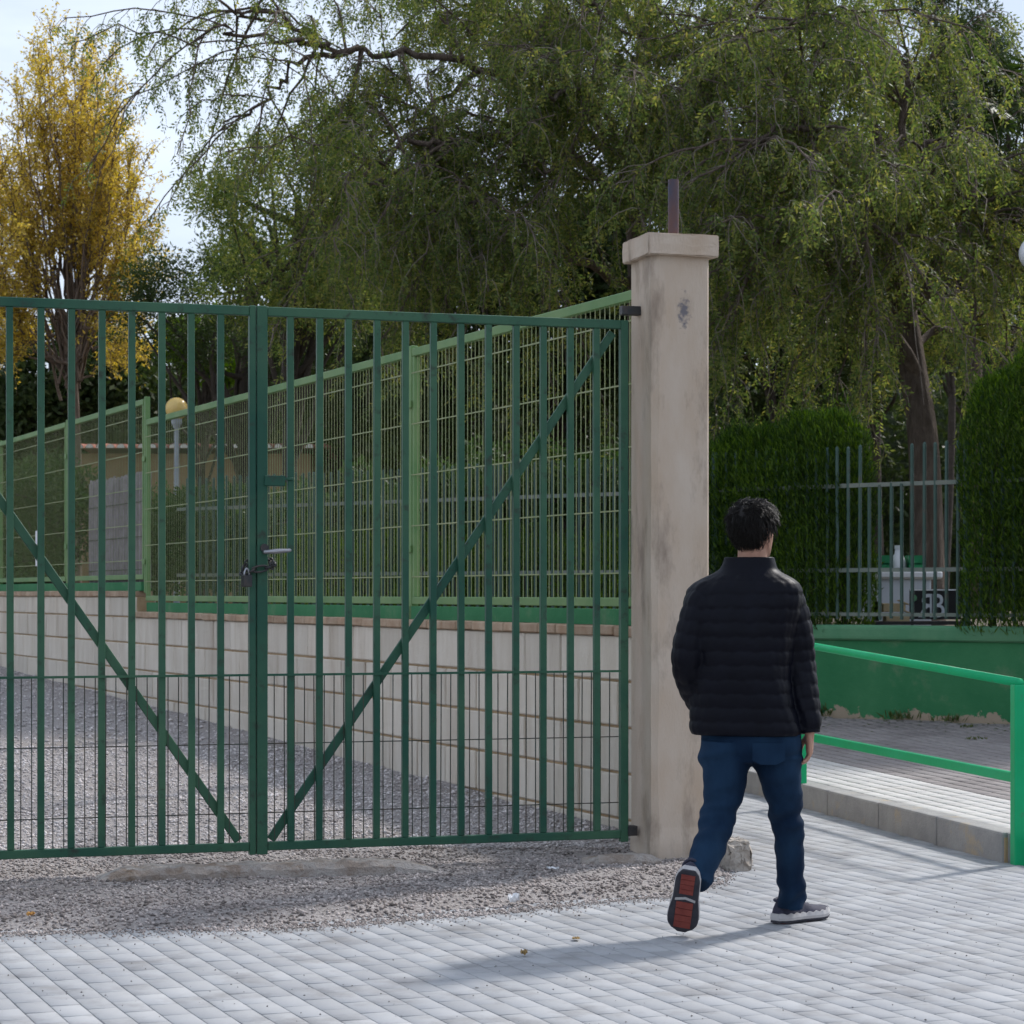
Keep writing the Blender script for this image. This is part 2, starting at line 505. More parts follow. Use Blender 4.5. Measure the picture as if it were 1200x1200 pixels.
def paver_field(idx, cs, ang, zf, unit_v, unit_f, name, m, parent):
    cs = cs[idx]; n = len(cs)
    a = ang + rng.normal(0, 0.006, n)
    ca, sa = np.cos(a)[:, None], np.sin(a)[:, None]
    x, y, z = unit_v[:, 0][None], unit_v[:, 1][None], unit_v[:, 2][None]
    tx, ty = rng.normal(0, 0.0012, n)[:, None], rng.normal(0, 0.0012, n)[:, None]
    V = np.stack([cs[:, :1] + ca * x - sa * y, cs[:, 1:] + sa * x + ca * y, z + tx * x + ty * y + (zf(cs[:, 0], cs[:, 1]) + rng.normal(0, 0.0004, n))[:, None]], -1)
    Fc = unit_f[None] + (np.arange(n) * len(unit_v))[:, None, None]
    o = link(name, mesh_np(name, V.reshape(-1, 3), Fc.reshape(-1, 4)), m, parent)
    o['kind'] = 'stuff'
    return o
rest = np.array([k for k in range(len(cells)) if k not in near])
paver_field(rest, cells, PA, lambda X, d: 0 * X, puv, puf, 'distant_pavers', M['paver'], pavement)

# gravel yard
nd, nx = 150, 140
ds = 8.6 + (np.linspace(0, 1, nd) ** 2.0) * 30
lim = np.minimum(1.16, 0.63 - 0.4412 * (ds - 12.7) + 0.06)
lft = -(0.24 * ds + 1.6)
us = np.linspace(0, 1, nx)
GX = lft[:, None] + (lim - lft)[:, None] * us[None]
GY = np.repeat(ds[:, None], nx, 1)
GZ = grav_z(GX, GY)
idx = np.arange(nd * nx).reshape(nd, nx)
q = np.stack([idx[:-1, :-1], idx[:-1, 1:], idx[1:, 1:], idx[1:, :-1]], -1).reshape(-1, 4)
gravel_yard = tag(link('gravel_yard', mesh_np('gravel_yard', np.stack([GX, GY, GZ], -1).reshape(-1, 3), q), M['gravelbed'], smooth=True), kind='structure')

# loose stones on it
octv = np.array([(1, 0, 0), (-1, 0, 0), (0, 1, 0), (0, -1, 0), (0, 0, 0.75), (0, 0, -0.5)], float)
octf = np.array([(0, 2, 4), (2, 1, 4), (1, 3, 4), (3, 0, 4), (2, 0, 5), (1, 2, 5), (3, 1, 5), (0, 3, 5)])
def stones(X, d, z, r):
    n = len(X)
    v = octv[None] * r[:, None, None] * rng.uniform(0.6, 1.25, (n, 6, 3))
    a = rng.uniform(0, 6.28, n); ca, sa = np.cos(a)[:, None], np.sin(a)[:, None]
    V = np.stack([X[:, None] + ca * v[..., 0] - sa * v[..., 1], d[:, None] + sa * v[..., 0] + ca * v[..., 1], z[:, None] + v[..., 2]], -1)
    Fc = octf[None] + (np.arange(n) * 6)[:, None, None]
    return V.reshape(-1, 3), Fc.reshape(-1, 3)
def scatter(n, d0, d1, r0, r1, keep):
    d = rng.uniform(d0, d1, n); X = rng.uniform(-1, 1.2, n) * (0.2222 * d + 0.15)
    ok = keep(X, d)
    X, d = X[ok], d[ok]
    return X, d, rng.uniform(r0, r1, len(X)) * rng.choice([0.7, 1, 1, 1.5], len(X))
inyard = lambda X, d: (X < np.minimum(1.13, 0.63 - 0.4412 * (d - 12.7) - 0.12)) & (d > grav_edge(X) - 0.02 + 0.16 * (vnoise(X * 5, d * 5, 9) - 0.5))
X1, d1, r1 = scatter(38000, 8.9, 11.9, 0.0045, 0.0095, inyard)
X2, d2, r2 = scatter(40000, 11.7, 17.5, 0.0065, 0.0115, inyard)
X3, d3, r3 = scatter(20000, 17.2, 30, 0.010, 0.017, inyard)
Xs, dsn, rs = np.concatenate([X1, X2, X3]), np.concatenate([d1, d2, d3]), np.concatenate([r1, r2, r3])
zs = np.maximum(grav_z(Xs, dsn), 0.0) + rs * 0.25
# stones kicked out over the pavers
dk = rng.uniform(-2.5, 1.2, 3200)
off = rng.exponential(0.075, 3200)
Xs = np.concatenate([Xs, dk]); dsn = np.concatenate([dsn, grav_edge(dk) - off + 0.05])
rk = rng.uniform(0.003, 0.007, 3200); rs = np.concatenate([rs, rk]); zs = np.concatenate([zs, rk * 0.5 + 0.001])
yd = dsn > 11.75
V, Fc = stones(Xs[yd], dsn[yd], zs[yd], rs[yd])
tag(link('yard_gravel', mesh_np('yard_gravel', V, Fc), M['stone_yard']), 'pale gravel covering the yard behind the gate', 'gravel', kind='stuff')
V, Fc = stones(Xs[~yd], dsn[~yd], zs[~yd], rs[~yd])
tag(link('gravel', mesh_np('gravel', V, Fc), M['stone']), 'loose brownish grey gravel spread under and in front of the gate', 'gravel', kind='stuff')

# raised pavement on the right, behind the kerb
nu, nw = 60, 60
gv = []
for a in range(nu):
    A = K0 + (K1 + KD * 6 - K0) * (a / (nu - 1)) - KD * 0.0
    for b_ in range(nw):
        p = A + np.array([KD[1], -KD[0]]) * (0.02 + 7.0 * b_ / (nw - 1))
        gv.append((p[0], p[1], raised_z(p[0], p[1]) - 0.012))
idx = np.arange(nu * nw).reshape(nu, nw)
q = np.stack([idx[:-1, :-1], idx[:-1, 1:], idx[1:, 1:], idx[1:, :-1]], -1).reshape(-1, 4)
raised = tag(link('raised_pavement', mesh_np('raised_pavement', gv, q), M['joint']), kind='structure')
rc = []
kn = np.array([KD[1], -KD[0]])
for i in range(0, 60):
    for j in range(-2, 52):
        p = K0 + kn * (0.175 + i * 0.1) + KD * ((j + 0.5 * (i % 2)) * 0.2)
        if wall_side(*p) > 0.02 and abs(p[0]) < 0.2222 * p[1] + 0.5 and p[1] > 10.8:
            rc.append(p)
rc = np.array(rc)
ks = kerb_side(rc[:, 0], rc[:, 1])
for nm, sel, mm in (('pale_edge_pavers', ks < 0.74, M['paver3']), ('raised_pavers', ks >= 0.74, M['paver2'])):
    paver_field(np.nonzero(sel)[0], rc, math.atan2(KD[1], KD[0]) - math.pi / 2, raised_z, *paver_unit(0.094, 0.197, 0.04), nm, mm, raised)

# kerb
kerb = tag(empty('kerb', (K0[0], K0[1], 0), math.atan2(KD[1], KD[0])), kind='structure')
ln = 0.86
for k in range(8):
    b_ = MB(); b_.box((k * ln + ln / 2, -0.065, 0.045), (ln - 0.012, 0.13, 0.21 + random.uniform(-0.004, 0.004)))
    o = b_.build('kerb_stone', M['kerb'], kerb, bevel=0.012, segs=2)
b_ = MB(); b_.box((3.45, -0.066, 0.03), (6.9, 0.11, 0.19)); b_.build('kerb_mortar', M['mortar'], kerb)
kb2 = tag(empty('kerb', (K0[0], K0[1], 0), math.atan2(-0.10, 1.0)), kind='structure')
for k in range(3):
    b_ = MB(); b_.box((k * ln + ln / 2 + 0.02, 0.065, 0.045), (ln - 0.012, 0.13, 0.21)); b_.build('kerb_stone', M['kerb'], kb2, bevel=0.012, segs=2)

# planted ground behind the walls
def wl_(s): return W0 + WD * s
def gl_(s): return G0 + GD * s
gp = [gl_(-14), gl_(9.16), wl_(18), wl_(60), (-10, 160), (120, 160), (60, 10)]
gd = MB(); gd.add([(p[0] + (0.12 if i < 2 else 0.0), p[1] + (0.12 if i < 2 else 0), 1.0) for i, p in enumerate(gp)], [tuple(range(len(gp)))])
tag(gd.build('garden_ground', M['soil']), kind='structure')

# ================================================================== BLOCK WALL AND MESH FENCE
WR = math.atan2(WD[1], WD[0])
wall = tag(empty('block_wall', (W0[0], W0[1], 0), WR), 'beige split block retaining wall with brick coping behind the gate', 'wall')
STEP = 10.25
b_ = MB(); b_.box((4.70, 0, 0.5), (11.1, 0.17, 1.23)); b_.box(((STEP + 24) / 2, 0, 0.6), (24 - STEP, 0.17, 1.43))
b_.build('mortar_core', M['mortar'], wall)
def block_mesh(L, h):
    b_ = MB()
    nx_, nz_ = 4, 3
    # front face split-rough: small grid pushed in and out
    b_.box((0, 0, 0), (L, 0.2, h))
    me = b_.mesh('block')
    bm = bmesh.new(); bm.from_mesh(me)
    bmesh.ops.bevel(bm, geom=list(bm.edges), offset=0.007, segments=1, affect='EDGES')
    bm.to_mesh(me); bm.free()
    me.materials.append(M['block'])
    return me
bms = {}
def put_block(s0, s1, z0, z1):
    L = round(s1 - s0 - 0.018, 3); h = round(z1 - z0 - 0.014, 3)
    key = (L, h)
    if key not in bms: bms[key] = block_mesh(L, h)
    o = link('block', bms[key], None, wall)
    o.location = ((s0 + s1) / 2, random.uniform(-0.003, 0.003), (z0 + z1) / 2)
    o.rotation_euler = (random.gauss(0, 0.006), 0, random.gauss(0, 0.004))
zc = [-0.13, 0.12, 0.37, 0.62, 0.87, 1.12]
BL = 0.5
for r_, (z0, z1) in enumerate(zip(zc[:-1], zc[1:])):
    s = -0.85 - (0.25 if r_ % 2 else 0.0)
    while s < 19.5:
        e = s + BL
        if z1 > 0.0255 * max(0, (12.7 + 0.915 * s) - 11.2) + 0.02:
            put_block(max(s, -0.85), e, z0, z1)
        s = e
s = STEP
while s < 19.5:
    put_block(s, s + BL, 1.12, 1.315); s += BL
cb = block_mesh(0.24, 0.055); cb.materials.clear(); cb.materials.append(M['capbrick'])
s = -0.82
while s < 19.5:
    z = 1.145 if s < STEP - 0.05 else 1.342
    o = link('coping_brick', cb, None, wall)
    o.scale = (1, 1.18, 1)
    o.location = (s + 0.125, 0.0, z + random.uniform(-0.003, 0.003)); o.rotation_euler = (random.gauss(0, 0.01), 0, random.gauss(0, 0.012))
    s += 0.25

fence = tag(empty('mesh_fence', (W0[0], W0[1], 0), WR), 'weathered light green framed wire mesh fence standing on the block wall', 'fence')
posts = [-0.35, 3.21, 6.57, 10.2, 13.5, 17.2, 20.5]
for i in range(6):
    hi = 0.205 if i >= 3 else 0.0
    a, c = posts[i] + 0.075, posts[i + 1] - 0.02
    z0, z1 = 1.30 + hi, 2.98 + hi
    b_ = MB()
    b_.bar((a, 0, z1), (c, 0, z1), 0.045, 0.055)
    b_.bar((a, 0, z0), (c, 0, z0), 0.045, 0.05)
    for s_ in (a + 0.02, c - 0.02):
        b_.bar((s_, 0, z0 + 0.025), (s_, 0, z1 - 0.0275), 0.04, 0.04)
    fr = b_.build('panel_frame', M['fence'], fence, bevel=0.004)
    w = MB()
    n = int((c - a) / 0.062)
    for k in range(1, n):
        s_ = a + 0.02 + (c - a - 0.04) * k / n
        w.bar((s_, 0.012, z0), (s_, 0.012, z1), 0.0042 if i < 2 else 0.003, 0.0042 if i < 2 else 0.003)
    for z in np.arange(z0 + 0.16, z1 - 0.05, 0.345):
        # the pressed fold of a stiffened mesh
        w.bar((a, 0.022, z), (c, 0.022, z), 0.0065, 0.008)
    ww = w.build('wire_mesh', M['fwire'], fr); ww['kind'] = 'stuff'
    b_ = MB(); b_.bar((posts[i + 1] + 0.022, -0.005, 1.15 + (0.2 if i >= 2 else 0)), (posts[i + 1] + 0.022, -0.005, z1 + 0.05 + (0.2 if i == 2 else 0)), 0.05, 0.05)
    for z in (z0 + 0.35, z1 - 0.35):
        b_.box((posts[i + 1] + 0.022, 0.03, z), (0.10, 0.012, 0.05))
    b_.build('post', M['fence'], fence, bevel=0.004)
# fold-out green plinth beam under the raised panels
b_ = MB(); b_.box(((STEP + 20) / 2 + 0.1, -0.03, 1.415), (20 - STEP, 0.10, 0.085)); b_.build('plinth_beam', M['greenwall'], fence)
b_ = MB(); b_.box((4.7, -0.03, 1.217), (10.9, 0.10, 0.088)); b_.build('plinth_beam', M['greenwall'], fence)

# ================================================================== GREEN WALL WITH PALISADE
def green_wall_material():
    m = M['greenwall'].copy(); m.name = 'green_wall_peeling'
    n, l = m.node_tree.nodes, m.node_tree.links
    b = n['Principled BSDF']
    src = b.inputs['Base Color'].links[0].from_socket
    gg = n.new('ShaderNodeNewGeometry'); sx = n.new('ShaderNodeSeparateXYZ'); l.new(gg.outputs['Position'], sx.inputs[0])
    mr = n.new('ShaderNodeMapRange'); mr.inputs[1].default_value, mr.inputs[2].default_value, mr.inputs[3].default_value, mr.inputs[4].default_value = 0.27, 0.56, 0.40, -0.16
    l.new(sx.outputs['Z'], mr.inputs[0])
    ns = n.new('ShaderNodeTexNoise'); ns.inputs['Scale'].default_value = 4.2; ns.inputs['Detail'].default_value = 8; ns.inputs['Roughness'].default_value = 0.7
    l.new(gg.outputs['Position'], ns.inputs['Vector'])
    ad = n.new('ShaderNodeMath'); ad.operation = 'ADD'; l.new(mr.outputs[0], ad.inputs[0]); l.new(ns.outputs['Fac'], ad.inputs[1])
    r2 = n.new('ShaderNodeMapRange'); r2.inputs[1].default_value, r2.inputs[2].default_value = 0.76, 0.80
    l.new(ad.outputs[0], r2.inputs[0])
    mx = n.new('ShaderNodeMix'); mx.data_type = 'RGBA'; l.new(r2.outputs[0], mx.inputs[0]); l.new(src, mx.inputs[6]); mx.inputs[7].default_value = (0.36, 0.29, 0.215, 1)
    l.new(mx.outputs[2], b.inputs['Base Color'])
    return m
M['greenpeel'] = green_wall_material()
GR = math.atan2(GD[1], GD[0])
gw = tag(empty('green_wall', (G0[0], G0[1], 0), GR), 'low green painted wall with peeling base along the raised pavement', 'wall')
b_ = MB(); b_.box((2, -0.11, 0.46), (14.4, 0.22, 1.0)); b_.build('wall_face', M['greenpeel'], gw)
b_ = MB(); b_.box((2, -0.10, 1.015), (14.4, 0.27, 0.13)); b_.build('coping', M['greencap'], gw, bevel=0.035, segs=3)

pf = tag(empty('palisade_fence', (G0[0], G0[1], 0), GR), 'dull green palisade fence of round bars on the green wall', 'fence')
PY = -0.10
bar_hi, bar_lo = MB(), MB()
bar_hi.tube([(0, 0, 1.13), (0, 0, 2.585), (0, 0, 2.60)], [0.0155, 0.0155, 0.008], 8)
bar_lo.tube([(0, 0, 1.13), (0, 0, 2.27)], 0.0155, 8)
mh, ml = bar_hi.mesh('bar'), bar_lo.mesh('bar')
for me in (mh, ml): me.materials.append(M['palisade'])
k = -22
while k < 92:
    s = 0.475 + k * 0.105
    if abs((s - 0.475) % 2.52) > 0.03 and abs((s - 0.475) % 2.52 - 2.52) > 0.03:
        o = link('bar', ml if 1.07 < s < 1.46 else mh, None, pf)
        o.location = (s, PY + random.uniform(-0.003, 0.003), random.uniform(-0.012, 0.012))
        o.rotation_euler = (random.gauss(0, 0.002), random.gauss(0, 0.002), 0)
    k += 1
for z, t in ((1.17, 0.03), (1.545, 0.035), (2.265, 0.035)):
    b_ = MB(); b_.bar((-3, PY - 0.001, z), (10.2, PY - 0.001, z), 0.016, t); b_.build('rail', M['palisade_rail'], pf)
for s in (0.475 - 2.52, 0.475, 0.475 + 2.52, 0.475 + 5.04, 0.475 + 7.56):
    b_ = MB(); b_.tube([(s, PY + 0.03, 1.06), (s, PY + 0.03, 2.58), (s, PY + 0.03, 2.60)], [0.03, 0.03, 0.015], 12); b_.build('post', M['palisade'], pf, smooth=False)

# ================================================================== PILLAR
GA = math.atan2(0.301, 0.9535)
pil = tag(empty('gate_pillar', (0.696, 11.39, 0), GA), 'tall weathered concrete gate pillar with a flat cap', 'pillar')
def rough_box(name, c, size, m, parent, bev, cuts=8, amp=0.003):
    b_ = MB(); b_.box(c, size); me = b_.mesh(name)
    bm = bmesh.new(); bm.from_mesh(me)
    bmesh.ops.bevel(bm, geom=list(bm.edges), offset=bev, segments=2, affect='EDGES')
    bmesh.ops.triangulate(bm, faces=bm.faces)
    for _ in range(4):
        es = [e for e in bm.edges if e.calc_length() > max(size) / cuts]
        if not es: break
        bmesh.ops.subdivide_edges(bm, edges=es, cuts=1, use_grid_fill=False)
        bmesh.ops.triangulate(bm, faces=[f for f in bm.faces if len(f.verts) > 3])
    for v in bm.verts:
        v.co += Vector((random.gauss(0, amp), random.gauss(0, amp), random.gauss(0, amp)))
    bm.to_mesh(me); bm.free()
    return link(name, me, m, parent, False)
# shaft with chamfered front-left corner left by the formwork
def shaft_rings():
    rings = []
    for k, z in enumerate(np.linspace(-0.05, 3.03, 40)):
        ch = 0.030 + 0.004 * math.sin(z * 9)
        j = lambda: random.gauss(0, 0.0012)
        e = 0.006 if z < 0.18 else 0.0
        rings.append([(ch, 0 - e + j(), z), (0.15 + j(), -0.0 - e, z), (0.290, 0 - e + j(), z), (0.303 + e, 0.013, z), (0.303 + e + j(), 0.15, z), (0.303, 0.303, z), (0.15, 0.303, z),
                      (0.0 - e, 0.303, z), (0.0 - e + j(), 0.15, z), (0.0 - e + j(), ch * 0.75, z)])
    return rings
def stained_concrete():
    m = M['concrete'].copy(); m.name = 'pillar_concrete_smudged'
    n, l = m.node_tree.nodes, m.node_tree.links
    b = n['Principled BSDF']; src = b.inputs['Base Color'].links[0].from_socket
    tcn = n.new('ShaderNodeTexCoord'); mpn = n.new('ShaderNodeMapping')
    mpn.inputs['Location'].default_value = (-0.165 * 22, 0, -2.745 * 9); mpn.inputs['Scale'].default_value = (22, 1, 9)
    l.new(tcn.outputs['Object'], mpn.inputs['Vector'])
    ln_ = n.new('ShaderNodeVectorMath'); ln_.operation = 'LENGTH'; l.new(mpn.outputs['Vector'], ln_.inputs[0])
    ns = n.new('ShaderNodeTexNoise'); ns.inputs['Scale'].default_value = 38; ns.inputs['Detail'].default_value = 5; l.new(tcn.outputs['Object'], ns.inputs['Vector'])
    sb = n.new('ShaderNodeMath'); sb.operation = 'MULTIPLY_ADD'; l.new(ln_.outputs['Value'], sb.inputs[0]); sb.inputs[1].default_value = -0.42; l.new(ns.outputs['Fac'], sb.inputs[2])
    mr = n.new('ShaderNodeMapRange'); mr.inputs[1].default_value, mr.inputs[2].default_value = 0.20, 0.42; mr.inputs[4].default_value = 0.85; l.new(sb.outputs[0], mr.inputs[0])
    mx = n.new('ShaderNodeMix'); mx.data_type = 'RGBA'; l.new(mr.outputs[0], mx.inputs[0]); l.new(src, mx.inputs[6]); mx.inputs[7].default_value = (0.12, 0.12, 0.15, 1)
    l.new(mx.outputs[2], b.inputs['Base Color'])
    return m
b_ = MB(); b_.loft(shaft_rings()); b_.build('shaft', stained_concrete(), pil)
rough_box('cap', (0.152, 0.152, 3.075), (0.375, 0.375, 0.108), M['concrete'], pil, 0.005, 7, 0.0010)
rough_box('footing', (0.06, 0.17, -0.035), (0.58, 0.44, 0.12), M['footing'], pil, 0.02, 6, 0.006)

pp = MB(); pp.tube([(0, 0, 0), (0, 0, 0.295)], 0.0275, 20)
o = pp.build('rusty_pipe_stub', M['rust'], None, bevel=0); o.location = (0.696 + 0.115, 11.39 + 0.185, 3.131)
tag(o, 'short rusty pipe standing upright on top of the pillar cap', 'pipe')

rb = rough_box('broken_concrete_block', (0, 0, 0.06), (0.135, 0.20, 0.17), M['footing'], None, 0.02, 5, 0.006)
rb.location = (1.085, 11.28, 0.0); rb.rotation_euler = (0, 0, 0.25)
tag(rb, 'small rough concrete block on the paving right of the pillar foot', 'block')

# half-buried strip in the gravel in front of the gate
ends = [(-1.93, 10.57), (-1.2, 10.78), (-0.36, 11.02)]
rings = []
pts = catmull([(a, b__, 0) for a, b__ in ends], 16)
for i, p in enumerate(pts):
    f_ = min(1, 6 * i / len(pts), 6 * (len(pts) - 1 - i) / len(pts)) ** 0.5 * (1 + 0.03 * math.sin(i * 0.5) + random.gauss(0, 0.02))
    hh = 0.02 + 0.066 * f_ + random.gauss(0, 0.003)
    prof = [(-0.10, -0.04), (-0.095, hh * 0.7), (-0.07, hh), (0.0, hh + 0.004), (0.08, hh), (0.11, hh * 0.6), (0.12, -0.04)]
    rings.append([(p[0] + 0.28 * y_ * -1 + random.gauss(0, .006), p[1] + y_ * 0.95 + random.gauss(0, .006), z + random.gauss(0, .003)) for y_, z in prof])
b_ = MB(); b_.loft(rings); o = b_.build('concrete_strip', M['strip'], None, smooth=False)
tag(o, 'low worn concrete strip half buried in the gravel before the gate', 'concrete strip')
rings = []
for i, u in enumerate(np.linspace(0, 1, 14)):
    f_ = min(1, 5 * u + 0.05, 5 * (1 - u) + 0.05) ** 0.5
    hh = 0.015 + 0.055 * f_
    cx, cy = 0.33 + 0.42 * u, 11.21 + 0.13 * u
    rings.append([(cx + random.gauss(0, .006), cy + y_ + random.gauss(0, .006), z + random.gauss(0, .004)) for y_, z in [(-0.07, -0.04), (-0.065, hh * .6), (-0.03, hh), (0.06, hh), (0.10, -0.04)]])
b_ = MB(); b_.loft(rings); o = b_.build('concrete_stub', M['strip'], None)
tag(o, 'short worn concrete stub in the gravel at the left foot of the pillar', 'concrete stub')

# ================================================================== GATE
HINGE = (0.578, 11.548)
ZB, ZT = 0.125, 2.715
def gate_leaf(sign, x0, label):
    """local x runs from hinge side; sign -1: leaf lies to -x"""
    root = tag(empty('gate_leaf', (HINGE[0] + x0 * math.cos(GA), HINGE[1] + x0 * math.sin(GA), 0), GA), label, 'gate', 'leaves of the double gate')
    Wd = 1.885 if sign < 0 else 1.865
    ms = 0.052 if sign < 0 else 0.030
    X = lambda t: sign * t
    def part(name, fn, m=M['gate'], bev=0.003):
        b_ = MB(); fn(b_); return b_.build(name, m, root, bevel=bev)
    part('stile', lambda b: b.bar((X(0.02), 0, ZB - 0.02), (X(0.02), 0, ZT), 0.04, 0.04))
    part('stile', lambda b: b.bar((X(Wd - ms / 2), 0, ZB - 0.02), (X(Wd - ms / 2), 0, ZT + 0.003), ms, 0.045))
    part('top_rail', lambda b: b.bar((X(0.04), 0, ZT - 0.022), (X(Wd - ms), 0, ZT - 0.022), 0.036, 0.044))
    part('bottom_rail', lambda b: b.bar((X(0.04), 0, ZB + 0.018), (X(Wd - ms), 0, ZB + 0.018), 0.036, 0.04))
    n = 12
    for k in range(1, n + 1):
        x = 0.02 + (Wd - 0.045) * k / (n + 1)
        part('bar', lambda b: b.bar((X(x + random.gauss(0, .0015)), random.uniform(-.002, .002), ZB + 0.0385), (X(x + random.gauss(0, .0015)), random.uniform(-.002, .002), ZT - 0.0445), 0.031, 0.031), bev=0.0025)
    part('brace', lambda b: b.bar((X(0.07), 0.026, ZT - 0.06), (X(Wd - 0.075), 0.026, ZB + 0.045), 0.02, 0.042))
    part('cross_rod', lambda b: b.bar((X(0.04), -0.0195, 0.96), (X(Wd - ms), -0.0195, 0.96), 0.009, 0.011), M['gate'], 0)
    w = MB()
    xx = 0.04
    while xx < Wd - 0.06:
        xx += 0.0487
        j = random.uniform(-.002, .002)
        w.bar((X(xx + j), 0.018, ZB + 0.03), (X(xx - j), 0.018, 0.962), 0.0045, 0.0045)
    for z in (0.30, 0.63):
        w.bar((X(0.04), 0.0225, z), (X(Wd - ms), 0.0225, z), 0.005, 0.005)
    o = w.build('wire_mesh', M['wire'], root); o['kind'] = 'stuff'
    return root, part
leafR, partR = gate_leaf(-1, 0.0, 'right leaf of the green barred gate, hinged on the concrete pillar')
leafL, partL = gate_leaf(1, -(1.885 + 1.865 + 0.005), 'left leaf of the green barred gate, running out of the picture')
partR('latch_box', lambda b: (b.box((-1.80, -0.01, 1.885), (0.10, 0.045, 0.05)), b.box((-1.76, -0.02, 1.895), (0.10, 0.015, 0.014))))
def lever(b):
    b.tube([(-1.85, -0.02, 1.545), (-1.85, -0.065, 1.545)], 0.010, 10)
    b.tube([(-1.853, -0.062, 1.545), (-1.80, -0.066, 1.549), (-1.735, -0.066, 1.553), (-1.728, -0.066, 1.553)], [0.010, 0.012, 0.009, 0.004], 10)
b_ = MB(); lever(b_); b_.build('handle', M['steel'], leafR, smooth=True)
b_ = MB(); b_.tube([(-1.85, -0.0225, 1.565), (-1.85, -0.032, 1.565)], 0.02, 12); b_.build('handle_rose', M['darkmetal'], leafR)
hb = partR('hinge_bracket', lambda b: (b.box((0.03, 0.0, 2.765), (0.13, 0.045, 0.045))), M['darkmetal'])
partR('hinge_bracket', lambda b: b.box((0.02, 0.0, 0.16), (0.05, 0.06, 0.05)), M['darkmetal'])

# chain wrapped round the meeting stiles
def loc_gate(x, y, z):
    return Vector((HINGE[0] + x * math.cos(GA) - y * math.sin(GA), HINGE[1] + x * math.sin(GA) + y * math.cos(GA), z))
ch = MB()
loop = []
cx = -1.875
for a in np.linspace(0, 2 * math.pi, 19)[:-1]:
    ex = abs(math.cos(a)) ** 0.5 * math.copysign(1, math.cos(a)); ey = abs(math.sin(a)) ** 0.5 * math.copysign(1, math.sin(a))
    loop.append(loc_gate(cx + 0.072 * ex, 0.043 * ey, 1.475 + 0.035 * math.sin(a * 1.0 + 0.9) - 0.012 * math.cos(2 * a)))
for i in range(len(loop)):
    a, b__ = np.array(loop[i]), np.array(loop[(i + 1) % len(loop)])
    c = (a + b__) / 2; t = (b__ - a); L = np.linalg.norm(t); t /= L
    up = np.array([0, 0, 1.0]); sd = np.cross(t, up); sd /= np.linalg.norm(sd); up = np.cross(sd, t)
    nrm = up if i % 2 else sd
    ring = [c + t * (L * 0.68) * math.cos(q_) + nrm * 0.0145 * math.sin(q_) for q_ in np.linspace(0, 2 * math.pi, 13)]
    ch.tube(ring, 0.0056, 6)
tag(ch.build('chain', M['darkmetal'], None, smooth=True), 'dark chain wrapped around the meeting posts of the two gate leaves', 'chain')
pc = loc_gate(cx - 0.066, -0.055, 1.435)
pr = empty('padlock', pc, GA + 0.4); tag(pr, 'worn steel padlock hanging from the gate chain', 'padlock')
b_ = MB(); b_.box((0, 0, -0.028), (0.050, 0.026, 0.056)); b_.build('padlock_body', M['darkmetal'], pr, bevel=0.005, segs=2)
b_ = MB(); b_.tube([(0.014 * math.cos(a), 0, -0.004 + 0.036 * math.sin(a)) for a in np.linspace(0, math.pi, 11)], 0.004, 8); b_.build('shackle', M['steel'], pr, smooth=True)

# ================================================================== HANDRAIL
PR_, PL_ = np.array([2.515, 11.46]), np.array([1.832, 14.56])
hr = tag(empty('handrail', (0, 0, 0)), 'bright green metal handrail beside the raised pavement kerb', 'handrail')
hd = math.atan2(PL_[1] - PR_[1], PL_[0] - PR_[0])
def post(p, z0, z1, w):
    b_ = MB(); b_.box((p[0], p[1], (z0 + z1) / 2), (w, w, z1 - z0), Matrix.Rotation(hd, 3, 'Z')); b_.build('post', M['rail'], hr, bevel=0.006, segs=2)
post(PR_, -0.02, 0.895, 0.056); post(PL_, 0.10, 1.015, 0.050)
def p3(p, z): return (p[0], p[1], z)
ext = PL_ + (PL_ - PR_) * 0.35
b_ = MB(); b_.tube([p3(PR_ + (PR_ - PL_) * 0.008, 0.905), p3(PL_, 1.027), p3(ext, 1.07)], 0.0225, 14); b_.build('top_rail', M['rail'], hr, smooth=True)
b_ = MB(); b_.bar(p3(PR_ * 0.99 + PL_ * 0.01, 0.43), p3(PL_ * 0.992 + PR_ * 0.008, 0.45), 0.03, 0.05); b_.build('lower_rail', M['rail'], hr, bevel=0.004)

# ================================================================== TREES
def rdir(n):
    v = rng.normal(size=(n, 3))
    return unit(v)

def arch(p0, d0, L, up, droop, k=9, wob=0.05):
    """a limb: starts along d0, rises by up, then falls by droop"""
    t = np.linspace(0, 1, k)[:, None]
    p = p0 + d0 * L * t + np.array([0, 0, 1.0]) * L * (up * t - droop * t ** 2)
    p[1:] += rng.normal(0, wob * L, (k - 1, 3)) * t[1:] * 0.6
    return p

def along(p, u):
    f = u * (len(p) - 1)
    i = min(int(f), len(p) - 2)
    return p[i] + (p[i + 1] - p[i]) * (f - i), unit(p[i + 1] - p[i])

def finish_tree(name, label, trunk_paths, twig_paths, leafV, leafQ, barkm, twigm, leafm, base, group=None, kind='tree', tn=9):
    root = tag(empty(name, tuple(base)), label, kind, group)
    off = np.asarray(base, float)
    v, q = tube_arrays(trunk_paths, tn)
    link('trunk', mesh_np('trunk', v - off, q), barkm, root, smooth=True)
    if twig_paths:
        v, q = tube_arrays(twig_paths, 3)
        o = link('twigs', mesh_np('twigs', v - off, q), twigm, root); o['kind'] = 'stuff'
    o = link('crown', mesh_np('crown', leafV - off, leafQ), leafm, root); o['kind'] = 'stuff'
    return root

